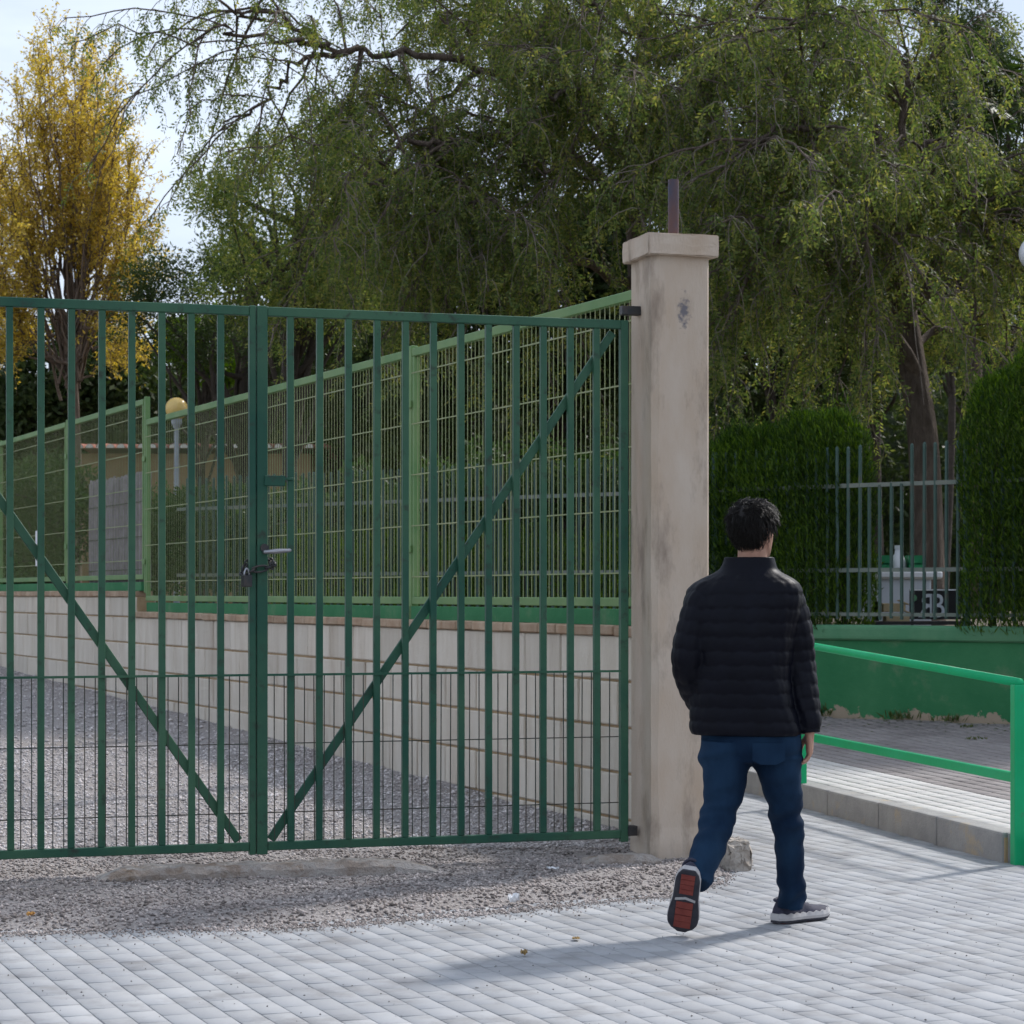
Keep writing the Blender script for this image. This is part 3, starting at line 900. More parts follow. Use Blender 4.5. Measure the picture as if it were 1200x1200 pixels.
def strand_leaves(starts, dirs, Ls, leaf_step=0.06, leaflets=7, rach=0.12, ll=0.05, lw=0.012, bare=0.12):
    """hanging twigs with feathery leaves; returns twig paths and leaf arrays"""
    n = len(starts)
    k = 6
    t = np.linspace(0, 1, k)
    horiz = dirs.copy(); horiz[:, 2] = np.clip(horiz[:, 2], -0.45, 0.6)
    amp = rng.uniform(0.25, 0.85, n)
    sway = rng.normal(0, 0.06, (n, 3)); sway[:, 2] = 0
    P_ = starts[:, None, :] + horiz[:, None, :] * (Ls * amp)[:, None, None] * (1 - (1 - t) ** 2)[None, :, None]
    P_[:, :, 2] -= (Ls[:, None] * (0.12 * t + 0.62 * t ** 1.7)[None])
    P_ += sway[:, None, :] * (Ls[:, None] * np.sin(t * 5.0)[None])[:, :, None]
    paths = [(P_[i], np.linspace(0.0055, 0.0018, k)) for i in range(n)]
    # leaves
    POS, DIR, NRM, LL = [], [], [], []
    m = np.maximum((Ls * (1 - bare) / leaf_step).astype(int), 3)
    sid = np.repeat(np.arange(n), m)
    u = np.concatenate([bare + (1 - bare) * (np.arange(c) + rng.uniform(0, 1, c)) / c for c in m])
    f = u * (k - 1); i0 = np.minimum(f.astype(int), k - 2); fr = (f - i0)[:, None]
    A = P_[sid, i0]; B = P_[sid, i0 + 1]
    p = A + (B - A) * fr
    tan = unit(B - A)
    out = rng.normal(size=(len(p), 3)); out[:, 2] = 0
    rd = unit(unit(out) * 0.75 + tan * 0.55 + np.array([0, 0, -0.35]))
    rl = rach * rng.uniform(0.6, 1.2, len(p))
    nrm0 = unit(np.cross(rd, rdir(len(p))))
    sd = unit(np.cross(rd, nrm0))
    for c in range(leaflets):
        w = (c + 0.7) / leaflets
        side = 1 if c % 2 else -1
        pos = p + rd * (rl * w)[:, None] + np.array([0, 0, -0.02]) * w * w
        dd = unit(sd * side * 0.8 + rd * 0.75 + rng.normal(0, 0.18, (len(p), 3)) + np.array([0, 0, -0.12]))
        POS.append(pos); DIR.append(dd); NRM.append(unit(nrm0 + rng.normal(0, 0.35, nrm0.shape)))
        LL.append(ll * rng.uniform(0.7, 1.2, len(p)))
    POS, DIR, NRM, LL = map(np.concatenate, (POS, DIR, NRM, LL))
    v, q = leaf_arrays(POS, DIR, NRM, LL, LL * (lw / ll))
    return paths, v, q

def pepper_tree(name, label, base, trunk_pts, trunk_r, limbs, subs=13, strands=11, sl=(0.30, 0.85), view_keep=None, ll=0.056, lw=0.021, leaflets=6, twig_extra=70):
    tr = catmull(trunk_pts, 5)
    tp = [(tr, np.linspace(trunk_r, trunk_r * 0.55, len(tr)))]
    S, D, Ls = [], [], []
    extra = []
    for (pts, r0, ns, dens, smul) in limbs:
        lp = catmull(pts, 5); r0 = r0 * 0.72
        lp[1:-1] += rng.normal(0, 0.05, (len(lp) - 2, 3))
        tp.append((lp, np.linspace(r0, r0 * 0.22, len(lp))))
        for _ in range(int(ns * 1.1)):
            u = rng.uniform(0.22, 1.0)
            p0, tg = along(lp, u)
            dd = unit(tg * 0.8 + rdir(1)[0] * 0.95 + np.array([0, 0, 0.12]))
            L = rng.uniform(0.8, 1.9)
            sp = arch(p0, dd, L, 0.15, rng.uniform(0.25, 0.6), 8)
            tp.append((sp, np.linspace(r0 * 0.30, 0.006, 8)))
            for _ in range(int(dens * 1.6)):
                w = rng.uniform(0.15, 1.0)
                q0, tq = along(sp, w)
                S.append(q0); D.append(unit(tq + rdir(1)[0] * 0.9)); Ls.append(rng.uniform(*sl) * smul)
    S, D, Ls = np.array(S), np.array(D), np.array(Ls)
    paths, v, q = strand_leaves(S, D, Ls, 0.062, leaflets, 0.13, ll, lw)
    # bare pale hanging twigs
    pick = rng.choice(len(S), min(twig_extra, len(S)), replace=False)
    for i in pick:
        k = 8; t = np.linspace(0, 1, k)[:, None]
        L = rng.uniform(0.7, 1.6)
        pp_ = S[i] + D[i] * L * 0.4 * t + np.array([0, 0, -1.0]) * L * 0.8 * t ** 1.4 + rng.normal(0, 0.05, (k, 3)) * t
        paths.append((pp_, np.linspace(0.010, 0.003, k)))
    return finish_tree(name, label, tp, paths, v, q, M['bark'], M['twig'], M['pepper'], base)

def PX(x, y, d): return P(x, y, d)

# ---- great pepper tree, trunk seen above the pillar
T = lambda *a: [PX(*p) for p in a]
base_A = np.array([1.55, 27.0, 1.0])
trunkA = [base_A, base_A + (-0.1, 0.1, 1.6), PX(748, 330, 27), PX(742, 200, 27), PX(755, 60, 27.2), PX(760, -60, 27.2)]
limbsA = [
    (T((742, 190, 27), (650, 120, 26.4), (560, 80, 26), (470, 60, 25.8), (385, 52, 25.6), (320, 22, 25.5), (275, 5, 25.4)), 0.085, 22, 9, 0.62),
    (T((420, 55, 25.7), (345, 75, 25.6), (322, 110, 25.5), (285, 130, 25.4), (255, 155, 25.4)), 0.05, 7, 8, 0.6),
    (T((385, 52, 25.6), (320, 48, 25.2), (255, 32, 25.0), (230, 55, 25)), 0.045, 9, 8, 0.62),
    (T((748, 260, 27), (670, 190, 26.2), (590, 160, 25.4), (520, 170, 24.8), (470, 210, 24.6)), 0.11, 21, 11, 1.0),
    (T((745, 330, 27), (650, 300, 26), (560, 270, 25.2), (480, 280, 24.8)), 0.09, 15, 11, 1.0),
    (T((742, 220, 27), (700, 150, 25.6), (690, 110, 24.4), (640, 110, 23.6)), 0.09, 15, 11, 1.05),
    (T((745, 200, 27), (790, 120, 25.6), (830, 90, 24.4), (860, 110, 23.6)), 0.10, 19, 11, 1.1),
    (T((745, 160, 27), (700, 60, 27), (620, -10, 27), (540, -40, 27)), 0.09, 20, 11, 1.0),
    (T((755, 60, 27), (700, -30, 26), (640, -80, 25.4)), 0.08, 16, 10, 1.05),
    (T((760, -20, 27.2), (830, -60, 26.4), (900, -40, 25.6)), 0.08, 16, 10, 1.1),
    (T((755, 60, 27), (840, 20, 27.4), (930, 10, 27.8), (1010, 40, 28)), 0.09, 20, 11, 1.05),
    (T((750, 250, 27), (820, 190, 26.4), (890, 190, 25.8), (940, 220, 25.4)), 0.08, 15, 11, 1.0),
    (T((745, 200, 27), (650, 60, 28), (560, 10, 28.6), (470, -10, 29)), 0.08, 18, 11, 1.0),
    (T((755, 50, 27.2), (760, -60, 28.5), (740, -120, 29)), 0.07, 10, 9, 1.0),
    (T((560, 80, 26), (520, 120, 26), (455, 150, 26), (415, 190, 26)), 0.05, 12, 10, 0.9),
    (T((700, 150, 25.6), (680, 110, 24.6), (730, 90, 23.8), (770, 120, 23.4)), 0.06, 13, 11, 1.05),
    (T((650, 120, 26.4), (610, 150, 25.2), (640, 190, 24.4), (690, 210, 24.0)), 0.06, 13, 11, 1.0),
    (T((590, 160, 25.4), (540, 210, 24.6), (560, 250, 24.2), (610, 260, 24)), 0.05, 12, 11, 1.0),
    (T((520, 170, 24.8), (470, 170, 24.6), (430, 210, 24.4), (405, 260, 24.4)), 0.05, 12, 11, 1.0),
    (T((830, 90, 24.4), (800, 170, 23.9), (860, 210, 23.6), (910, 230, 23.4)), 0.05, 12, 11, 1.0),
    (T((700, -30, 26), (680, 10, 25), (730, 30, 24.4), (790, 20, 24)), 0.05, 12, 11, 1.0),
]
pepper_tree('pepper_tree', 'great weeping pepper tree whose trunk shows above the pillar, one limb reaching far left', base_A, trunkA, 0.15, limbsA)

# ---- second pepper tree, trunk behind the palisade
base_B = np.array([4.18, 23.2, 1.0])
trunkB = [base_B, PX(1086, 640, 23.2), PX(1082, 520, 23.3), PX(1068, 420, 23.5), PX(1050, 300, 23.6), PX(1040, 200, 23.8)]
limbsB = [
    (T((1075, 440, 23.4), (1000, 330, 23.0), (940, 280, 22.6), (890, 290, 22.3)), 0.10, 15, 11, 0.95),
    (T((1060, 380, 23.5), (1120, 280, 23), (1150, 260, 22.8), (1165, 290, 22.6)), 0.09, 14, 11, 0.85),
    (T((1050, 300, 23.6), (990, 190, 23.2), (930, 150, 22.6), (880, 170, 22.2)), 0.09, 17, 11, 1.05),
    (T((1045, 260, 23.6), (1090, 170, 23.2), (1120, 190, 22.8), (1140, 250, 22.6)), 0.08, 13, 11, 0.85),
    (T((1040, 200, 23.8), (1000, 90, 23.8), (960, 40, 23.4), (920, 30, 23)), 0.08, 16, 11, 1.0),
    (T((1042, 220, 23.8), (1060, 100, 24), (1065, 40, 24.2)), 0.07, 12, 10, 0.8),
    (T((1055, 330, 23.5), (1020, 270, 22.4), (1010, 250, 21.6)), 0.08, 14, 11, 0.95),
    (T((1065, 400, 23.5), (980, 360, 24.6), (900, 340, 25.2)), 0.08, 13, 11, 0.95),
    (T((1068, 420, 23.5), (1120, 380, 24.4), (1155, 370, 24.8)), 0.06, 10, 10, 0.75),
]
pepper_tree('pepper_tree', 'drooping pepper tree on the right whose brown trunk stands behind the palisade', base_B, trunkB, 0.19, limbsB, twig_extra=80)

def round_tree(name, label, base, height, center, radii, nclump, per, ll, lw, leafm, barkm=None, trunk_r=0.16, clump_r=0.55, group=None, kind='tree', seedlimbs=9, shell=0.55, flat=0.8):
    base = np.asarray(base, float); center = np.asarray(center, float); radii = np.asarray(radii, float)
    top = center + np.array([0, 0, radii[2] * 0.3])
    tr = catmull([base, base * 0.6 + top * 0.4 + rng.normal(0, 0.12, 3) * (1, 1, 0), top], 8)
    tp = [(tr, np.linspace(trunk_r, trunk_r * 0.3, len(tr)))]
    dirs = rdir(nclump)
    rad = rng.uniform(shell, 1.0, nclump) ** 0.8
    C = center + dirs * rad[:, None] * radii
    C = C[C[:, 2] > base[2] + 0.2]
    for c in C[::max(1, len(C) // (seedlimbs * 3))]:
        p0, _ = along(tr, rng.uniform(0.45, 0.95))
        mid = (p0 + c) / 2 + rng.normal(0, 0.15, 3)
        lp = catmull([p0, mid, c], 5)
        tp.append((lp, np.linspace(trunk_r * 0.32, 0.012, len(lp))))
    n = len(C) * per
    cid = np.repeat(np.arange(len(C)), per)
    g_ = rng.normal(size=(n, 3)); g_ = unit(g_) * (rng.uniform(0, 1, n) ** 0.45)[:, None]
    cs = clump_r * rng.uniform(0.6, 1.3, len(C))
    pos = C[cid] + g_ * cs[cid][:, None] * np.array([1, 1, flat])
    dd = unit(g_ + rdir(n) * 0.8)
    v, q = leaf_arrays(pos, dd, rdir(n), ll * rng.uniform(0.6, 1.3, n), lw * rng.uniform(0.7, 1.2, n))
    return finish_tree(name, label, tp, [], v, q, barkm or M['bark_dark'], None, leafm, base, group, kind, 7)

# ---- evergreen left of the pepper tree
round_tree('evergreen_tree', 'rounded evergreen tree left of the great pepper tree, under its long limb', PX(345, 560, 31) * (1, 1, 0) + (0, 0, 1.0), 7, PX(350, 275, 31), (1.5, 1.4, 1.6), 84, 430, 0.076, 0.025, M['pepper'], clump_r=0.48)
round_tree('evergreen_tree', 'dark low evergreen tree between the golden tree and the rounded evergreen', PX(285, 560, 35) * (1, 1, 0) + (0, 0, 1.0), 6, PX(290, 360, 35), (1.85, 1.4, 1.1), 60, 440, 0.076, 0.028, M['evergreen'], clump_r=0.42)
round_tree('lime_tree', 'sunlit bright green small tree behind the mesh fence, above the lamp globe', PX(240, 560, 38) * (1, 1, 0) + (0, 0, 1.0), 5, PX(240, 405, 38), (0.75, 0.8, 0.55), 26, 420, 0.09, 0.04, M['limeleaf'], trunk_r=0.08, clump_r=0.32)

# ---- far belt of dark trees closing the view
belt = [(60, 445, 48, 2.3, 1.5, 'dark evergreen in the far belt, below the golden tree'), (190, 470, 50, 1.7, 1.3, 'dark evergreen in the far belt, right behind the lamp globe'),
        (395, 400, 46, 2.0, 2.6, 'dark evergreen in the far belt, left behind the great pepper tree'), (520, 350, 44, 2.1, 2.9, 'dark evergreen in the far belt, behind the mesh fence middle'),
        (650, 360, 46, 2.1, 2.7, 'dark evergreen in the far belt, seen above the right end of the mesh fence'), (790, 330, 45, 2.1, 3.2, 'dark evergreen in the far belt, directly behind the pillar'),
        (925, 330, 40, 1.9, 3.0, 'dark evergreen in the far belt, above the left hedge'), (1030, 300, 44, 1.7, 3.3, 'dark evergreen in the far belt, between hedge and right tree trunk'),
        (1165, 330, 40, 1.3, 2.3, 'dark evergreen in the far belt, at the right edge above the tall hedge')]
for (x, y, d, rx, rz, lb) in belt:
    c = PX(x, y, d)
    round_tree('belt_tree', lb, (c[0], c[1], 1.0), 6, c, (rx, 1.4, rz), int(22 * rx * rz ** 0.8), 140, 0.20, 0.09, M['evergreen'], trunk_r=0.15, clump_r=0.62, group='far belt of dark trees', shell=0.3)

# ---- golden tree
def golden_tree(name, label, bx, d, cx, cy, rx, ry, nst, nleaf):
    b0 = PX(bx, 600, d); base = np.array([b0[0], b0[1], 0.8])
    root = PX(bx, 430, d)
    tp = [(catmull([base, base * 0.5 + root * 0.5 + (0.05, 0, 0), root], 5), np.linspace(0.15, 0.09, 11))]
    tw = []; PO, DI = [], []
    for k in range(nst):
        a = rng.uniform(-0.35, math.pi + 0.35); rr = rng.uniform(0.35, 1.0) ** 0.6
        tip = PX(cx + rx * rr * math.cos(a), cy - ry * rr * math.sin(a), d + rng.uniform(-1.5, 1.5))
        r0 = root + rng.normal(0, 0.10, 3) + np.array([0, 0, rng.uniform(-0.5, 0.8)])
        mid = r0 * 0.5 + tip * 0.5 + np.array([(tip[0] - r0[0]) * 0.12 + rng.normal(0, 0.12), rng.normal(0, 0.1), 0.0])
        p = catmull([r0, mid, tip], 8)
        p[1:-1] += rng.normal(0, 0.03, (len(p) - 2, 3))
        tp.append((p, np.linspace(0.026, 0.006, len(p))))
        for _ in range(nleaf):
            u = rng.uniform(0.25, 1.0) ** 0.7
            q0, tg = along(p, u)
            L = rng.uniform(0.25, 0.75)
            s_ = arch(q0, unit(tg * 0.8 + rdir(1)[0] * 0.8 + np.array([0, 0, 0.15])), L, 0.12, 0.25, 5)
            tw.append((s_, np.linspace(0.007, 0.0025, 5)))
            m = rng.integers(14, 34)
            w = rng.uniform(0.05, 1, m)
            i0 = np.minimum((w * 4).astype(int), 3)
            pos = s_[i0] + (s_[i0 + 1] - s_[i0]) * (w * 4 - i0)[:, None] + rng.normal(0, 0.035, (m, 3))
            PO.append(pos); DI.append(unit(rdir(m) * 0.9 + np.array([0, 0, -0.4])))
    PO, DI = np.concatenate(PO), np.concatenate(DI)
    n = len(PO)
    v, q = leaf_arrays(PO, DI, rdir(n), rng.uniform(0.045, 0.085, n), rng.uniform(0.020, 0.036, n))
    return finish_tree(name, label, tp, tw, v, q, M['goldtwig'], M['goldtwig'], M['gold'], base, None, 'tree', 5)
golden_tree('golden_tree', 'tall golden autumn tree with many fanning stems behind the fence on the left', 85, 37, 78, 330, 104, 312, 78, 32)
golden_tree('golden_tree', 'second golden tree cut off by the left edge of the picture', -60, 36, -60, 330, 84, 280, 36, 28)

# ---- far dense wood behind the house, one dark mass
n = 40000
fx_ = rng.uniform(-15, 12, n); 
ft = 5.6 + 1.5 * vnoise(fx_ * 0.55, fx_ * 0 + 3.3, 4) + 0.7 * vnoise(fx_ * 1.9, fx_ * 0 + 1.1, 6)
fz = 0.9 + (ft - 0.9) * rng.uniform(0, 1, n) ** 0.9
fy = 47.0 + rng.uniform(-0.6, 1.6, n) + 0.8 * vnoise(fx_ * 0.9, fz * 0.9, 8)
v, q = leaf_arrays(np.stack([fx_, fy, fz], -1), unit(rdir(n) + np.array([0, -0.2, 0.2])), rdir(n), rng.uniform(0.13, 0.24, n), rng.uniform(0.06, 0.11, n))
tag(link('far_wood', mesh_np('far_wood', v, q), M['evergreen']), 'dark dense wood closing the view behind house and fences', 'wood', kind='stuff')

nb_ = 90
bx2 = np.linspace(-24, 20, nb_)
bv = []
for yy, hh in ((47.8, 0.9), (48.6, 3.2), (49.6, 5.2), (51.0, 6.2), (56, 6.0)):
    for x_ in bx2:
        bv.append((x_, yy + 0.5 * float(vnoise(np.float64(x_ * 0.7), np.float64(yy), 2)), hh + (0.8 * float(vnoise(np.float64(x_ * 0.8), np.float64(yy), 5)) if hh > 1 else 0)))
ii = np.arange(5 * nb_).reshape(5, nb_)
tag(link('far_bank', mesh_np('far_bank', bv, np.stack([ii[:-1, :-1], ii[:-1, 1:], ii[1:, 1:], ii[1:, :-1]], -1).reshape(-1, 4)), M['bank'], smooth=True), kind='structure')

# ---- tree standing just right of the view, it shades the raised pavement
round_tree('evergreen_tree', 'broad evergreen just outside the right edge shading the raised pavement', (7.3, 21.6, 1.0), 7, (7.2, 21.5, 5.0), (2.0, 2.2, 1.7), 80, 260, 0.15, 0.07, M['evergreen'], trunk_r=0.2, clump_r=0.6, shell=0.3)

# ---- palm and conifer at the right edge
def palm(name, label, cx, cy, d, rl):
    c = PX(cx, cy, d); base = np.array([c[0] + 0.1, c[1], 1.0])
    tp = [(catmull([base, (base + c) / 2 + (0.05, 0, 0), c], 8), np.linspace(0.13, 0.11, 17))]
    V, Q = [], []; nb = 0
    for k in range(24):
        el = rng.uniform(-0.6, 1.35); az = rng.uniform(0, 6.28)
        dd = np.array([math.cos(az) * math.cos(el), math.sin(az) * math.cos(el), math.sin(el)])
        L = rl * rng.uniform(0.55, 0.8)
        s_ = arch(c, dd, L, 0.1, 0.18, 5, 0.01)
        tp.append((s_, np.linspace(0.014, 0.008, 5)))
        hub = s_[-1]; ax = unit(s_[-1] - s_[-2]); sd = unit(np.cross(ax, [0, 0, 1.0])); upv = np.cross(sd, ax)
        m = 24
        a = np.linspace(-1.9, 1.9, m)
        dirs = unit(np.cos(a)[:, None] * ax + np.sin(a)[:, None] * sd + rng.normal(0, 0.05, (m, 3)) + np.array([0, 0, -0.12]))
        v, q = leaf_arrays(np.repeat(hub[None], m, 0), dirs, np.repeat(upv[None], m, 0) + rng.normal(0, 0.15, (m, 3)), rl * rng.uniform(0.42, 0.62, m) * (0.7 + 0.3 * np.cos(a)), 0.05)
        V.append(v); Q.append(q + nb); nb += len(v)
    return finish_tree(name, label, tp, [], np.concatenate(V), np.concatenate(Q), M['bark'], None, M['palm'], base)
palm('fan_palm', 'fan palm with spiky fronds at the upper right edge', 1212, 120, 30, 0.95)
palm('fan_palm', 'smaller fan palm whose fronds stand left of the right edge palm', 1132, 105, 31, 0.80)
round_tree('conifer_tree', 'dark narrow conifer between the two fan palms', PX(1165, 560, 33) * (1, 1, 0) + (0, 0, 1.0), 8, PX(1160, 185, 33), (0.75, 0.8, 1.75), 60, 480, 0.09, 0.026, M['evergreen'], trunk_r=0.09, clump_r=0.34, flat=1.2)
round_tree('conifer_tree', 'dark conifer top reaching into the sky left of the palm', PX(1105, 560, 34) * (1, 1, 0) + (0, 0, 1.0), 8, PX(1105, 60, 34), (0.62, 0.7, 1.5), 42, 380, 0.09, 0.024, M['evergreen'], trunk_r=0.08, clump_r=0.32, flat=1.2)

# ================================================================== HEDGES
def hedge(name, label, s0, s1, y0, y1, ztop, n, bulge=0.1, seed=0):
    """clipped-loose cypress planted along the green wall; s along the wall, y across it (local frame of the wall)"""
    cs = np.array([(s0 + s1) / 2, (y0 + y1) / 2])
    base = np.array([*(G0 + GD * cs[0] + np.array([-GD[1], GD[0]]) * cs[1] * 1.0), 1.0])
    nx = np.array([-GD[1], GD[0]])
    # broad clipped body with a ragged, bushy surface
    s = rng.uniform(s0, s1, n); h = rng.uniform(0, 1, n) ** 0.8
    hy = (y1 - y0) / 2
    th = rng.uniform(0, 6.28, n)
    edge = np.clip(np.minimum(s - s0, s1 - s) / 0.22, 0, 1)
    top = np.array([ztop(a_) for a_ in s]) + 0.22 * (vnoise(s * 3.1 + seed, s * 0 + 2, 3) - 0.5) + 0.13 * (vnoise(s * 9 + seed, s * 0, 7) - 0.5) - 0.18 * (1 - edge) ** 2
    z = 1.0 + h * (top - 1.0)
    bul = 0.80 + 0.38 * vnoise(s * 4.3 + seed, z * 3.4, 5) + 0.16 * vnoise(s * 13, z * 11, 9)
    prof = (1 - h ** 5) ** 0.5 * (0.35 + 0.65 * edge ** 0.6)
    y = cs[1] + np.sin(th) * hy * prof * bul * rng.uniform(0.72, 1.04, n)
    s = s + np.where(edge < 0.6, np.sign(s - cs[0]) * (bul - 1.0) * 0.22, 0)
    stray = rng.uniform(0, 1, n) < 0.16
    z = np.where(stray, z + rng.exponential(0.07, n) * (h > 0.86) * vnoise(s * 16, s * 0 + seed, 2) * 1.6, z)
    pos = np.stack([G0[0] + GD[0] * s + nx[0] * y, G0[1] + GD[1] * s + nx[1] * y, z], -1)
    sg_ = np.sign(np.sin(th))
    outd = np.stack([nx[0] * sg_, nx[1] * sg_, np.zeros(n)], -1)
    dd = unit(outd * 0.42 + np.array([0, 0, 1.0]) + rng.normal(0, 0.40, (n, 3)))
    npl = max(3, int((s1 - s0) / 0.33)); pls = np.linspace(s0 + 0.16, s1 - 0.16, npl); ph = np.array([ztop(a_) for a_ in pls])
    v, q = leaf_arrays(pos, dd, rdir(n), rng.uniform(0.030, 0.085, n), rng.uniform(0.008, 0.015, n))
    stems = []
    for i in range(npl):
        p0 = np.array([*(G0 + GD * pls[i] + nx * cs[1]), 0.95])
        for j in range(3):
            t = p0 + np.array([rng.normal(0, 0.08), rng.normal(0, 0.08), (ph[i] - 1) * rng.uniform(0.7, 0.92)])
            stems.append((catmull([p0 + rng.normal(0, 0.02, 3), (p0 + t) / 2 + rng.normal(0, 0.03, 3), t], 4), np.linspace(0.028, 0.006, 9)))
    root = tag(empty(name, tuple(base)), label, 'hedge', 'cypress hedges behind the palisade')
    vv, qq = tube_arrays(stems, 6)
    o = link('stems', mesh_np('stems', vv - base, qq), M['bark_dark'], root)
    o = link('foliage', mesh_np('foliage', v - base, q), M['cypress'], root); o['kind'] = 'stuff'
hedge('cypress_hedge', 'dark cypress hedge behind the palisade, rising over the walking man', 1.66, 3.5, -0.85, 0.10, lambda s: 2.86 - 0.14 * max(0, s - 2.0) if s > 1.5 else 2.80, 80000)
hedge('cypress_hedge', 'taller dark cypress hedge at the right edge, growing through the palisade', -1.6, 0.52, -0.75, 0.24, lambda s: 3.16 + 0.10 * min(0.6, 0.5 - s), 80000, seed=4)
hedge('cypress_hedge', 'low dark hedge behind the palisade, seen through the mesh fence', 3.5, 9.2, -1.3, -0.3, lambda s: 1.95, 30000)

# shrubs seen through the mesh fence
for (x, y, d, rx, rz, lb) in [(235, 630, 30, 0.62, 0.66, 'leafy green shrub behind the mesh fence below the lamp'), (185, 640, 30.5, 0.5, 0.6, 'leafy green shrub behind the mesh fence right of the reed screen'), (295, 632, 29.6, 0.55, 0.68, 'leafy green shrub behind the gate lock'), (350, 630, 29, 0.6, 0.66, 'leafy green shrub behind the mesh fence left of its middle post'),
                              (430, 610, 29, 0.75, 0.6, 'leafy green shrub behind the mesh fence left of the second panel joint'), (560, 590, 29, 0.8, 0.7, 'leafy green shrub behind the mesh fence beside the second panel joint'),
                              (680, 585, 28.5, 0.8, 0.75, 'leafy green shrub behind the mesh fence close to the pillar'), (55, 600, 32, 0.8, 0.9, 'dark shrub behind the mesh fence left of the reed screen')]:
    c = PX(x, y, d)
    round_tree('shrub', lb, (c[0], c[1], 1.0), 2, c, (rx, 0.6, rz), 34, 330, 0.075, 0.034, M['shrub'], trunk_r=0.04, clump_r=0.30, group='shrubs behind the mesh fence', kind='shrub', shell=0.25)

# ================================================================== SMALL THINGS BEHIND THE FENCES
M['globe'] = mat('lamp_globe_amber', (0.78, 0.52, 0.16), (0.82, 0.60, 0.22), 4, 0.25, spec=0.5)
M['globe_white'] = mat('lamp_globe_white', (0.62, 0.63, 0.66), (0.70, 0.70, 0.72), 4, 0.3, spec=0.5)
M['pole'] = mat('grey_pole', (0.30, 0.33, 0.40), (0.38, 0.41, 0.47), 5, 0.5)
M['reed'] = mat('reed_screen', (0.27, 0.235, 0.245), (0.37, 0.33, 0.34), 12, 0.9, rand=0.22)
M['tile'] = mat('roof_tile', (0.36, 0.12, 0.085), (0.45, 0.19, 0.14), 3, 0.9, rand=0.15)
M['tilewhite'] = mat('tile_mortar', (0.66, 0.60, 0.55), (0.72, 0.68, 0.63), 3, 0.9)
M['ochre'] = mat('ochre_render', (0.22, 0.15, 0.08), (0.28, 0.19, 0.105), 1.5, 0.95)
M['palegrey'] = mat('pale_grey_plastic', (0.55, 0.58, 0.64), (0.62, 0.65, 0.70), 4, 0.5)
M['white'] = mat('white_paint', (0.74, 0.75, 0.78), (0.80, 0.80, 0.81), 6, 0.6)
M['black'] = mat('black_panel', (0.012, 0.012, 0.014), (0.022, 0.021, 0.024), 6, 0.45)
M['greenplastic'] = mat('green_plastic', (0.01, 0.16, 0.06), (0.02, 0.20, 0.08), 6, 0.4)
M['card'] = mat('cardboard', (0.44, 0.33, 0.19), (0.50, 0.39, 0.24), 6, 0.9)
M['dryleaf'] = mat('dry_leaf', (0.22, 0.15, 0.06), (0.34, 0.22, 0.08), 20, 0.8)
M['orangeleaf'] = mat('orange_leaf', (0.55, 0.26, 0.06), (0.60, 0.33, 0.10), 20, 0.7)
M['paper'] = mat('paper_litter', (0.74, 0.75, 0.78), (0.82, 0.82, 0.83), 20, 0.8)

def sphere_rings(r, n=24, k=14, squash=1.0):
    return [[(r * math.sin(t) * math.cos(a), r * math.sin(t) * math.sin(a), -r * squash * math.cos(t)) for a in np.arange(n) * 2 * math.pi / n] for t in np.linspace(0.06, math.pi - 0.06, k)]

def lamp(x, y, d, r, gm, label, pm, h0=1.0):
    c = PX(x, y, d)
    root = tag(empty('globe_lamp', (c[0], c[1], h0)), label, 'street lamp')
    b_ = MB(); b_.loft(sphere_rings(r)); o = b_.build('globe', gm, root, smooth=True); o.location = (0, 0, c[2] - h0)
    b_ = MB(); b_.tube([(0, 0, 0), (0, 0, 0.06), (0, 0, 0.07), (0, 0, c[2] - h0 - r - 0.1), (0, 0, c[2] - h0 - r - 0.09)], [0.10, 0.09, 0.045, 0.036, 0.03], 12); b_.build('pole', pm, root)
    b_ = MB(); b_.tube([(0, 0, c[2] - h0 - r - 0.12), (0, 0, c[2] - h0 - r - 0.05), (0, 0, c[2] - h0 - r * 0.88)], [0.04, 0.075, 0.085], 14); b_.build('collar', pm, root)
lamp(207, 479, 33.5, 0.165, M['globe'], 'street lamp with an amber globe behind the mesh fence', M['pole'])
lamp(1215, 297, 20.0, 0.155, M['globe_white'], 'pale globe lamp cut by the right edge of the picture', M['pole'])

# low house with tiled eave
hd_ = 44.0
hc = PX(228, 600, hd_)
house = tag(empty('tiled_house', (hc[0], hc[1], 1.0)), 'low ochre house with red tiled eave behind the lamp', 'house')
b_ = MB(); b_.box((0, 2.0, 1.5), (4.4, 3.6, 3.05)); b_.build('wall', M['ochre'], house)
b_ = MB(); b_.add([(-2.5, 0.05, 3.12), (2.5, 0.05, 3.12), (2.5, 2.0, 3.22), (-2.5, 2.0, 3.22), (2.5, 4.0, 3.12), (-2.5, 4.0, 3.12)], [(0, 1, 2, 3), (3, 2, 4, 5)]); roof = b_.build('roof', M['tile'], house)
tl = MB()
half = [(0.085 * math.cos(a), 0.085 * math.sin(a)) for a in np.linspace(0, math.pi, 7)]
tl.add([(x, 0.0, z) for x, z in half] + [(x, 1.95, z + 0.10) for x, z in half], [(i, i + 1, i + 8, i + 7) for i in range(6)])
tm = tl.mesh('tile'); tm.materials.append(M['tile'])
tp_ = MB(); tp_.add([(x * 0.9, -0.004, z * 0.9) for x, z in half], [tuple(range(7))]); tpm = tp_.mesh('tile_end'); tpm.materials.append(M['tilewhite'])
for i in range(25):
    o = link('tile', tm, None, roof); o.location = (-2.4 + i * 0.2, -0.05, 3.12 + random.uniform(-0.01, 0.01))
    o2 = link('tile_end', tpm, None, roof); o2.location = (-2.4 + i * 0.2, -0.05, 3.12)
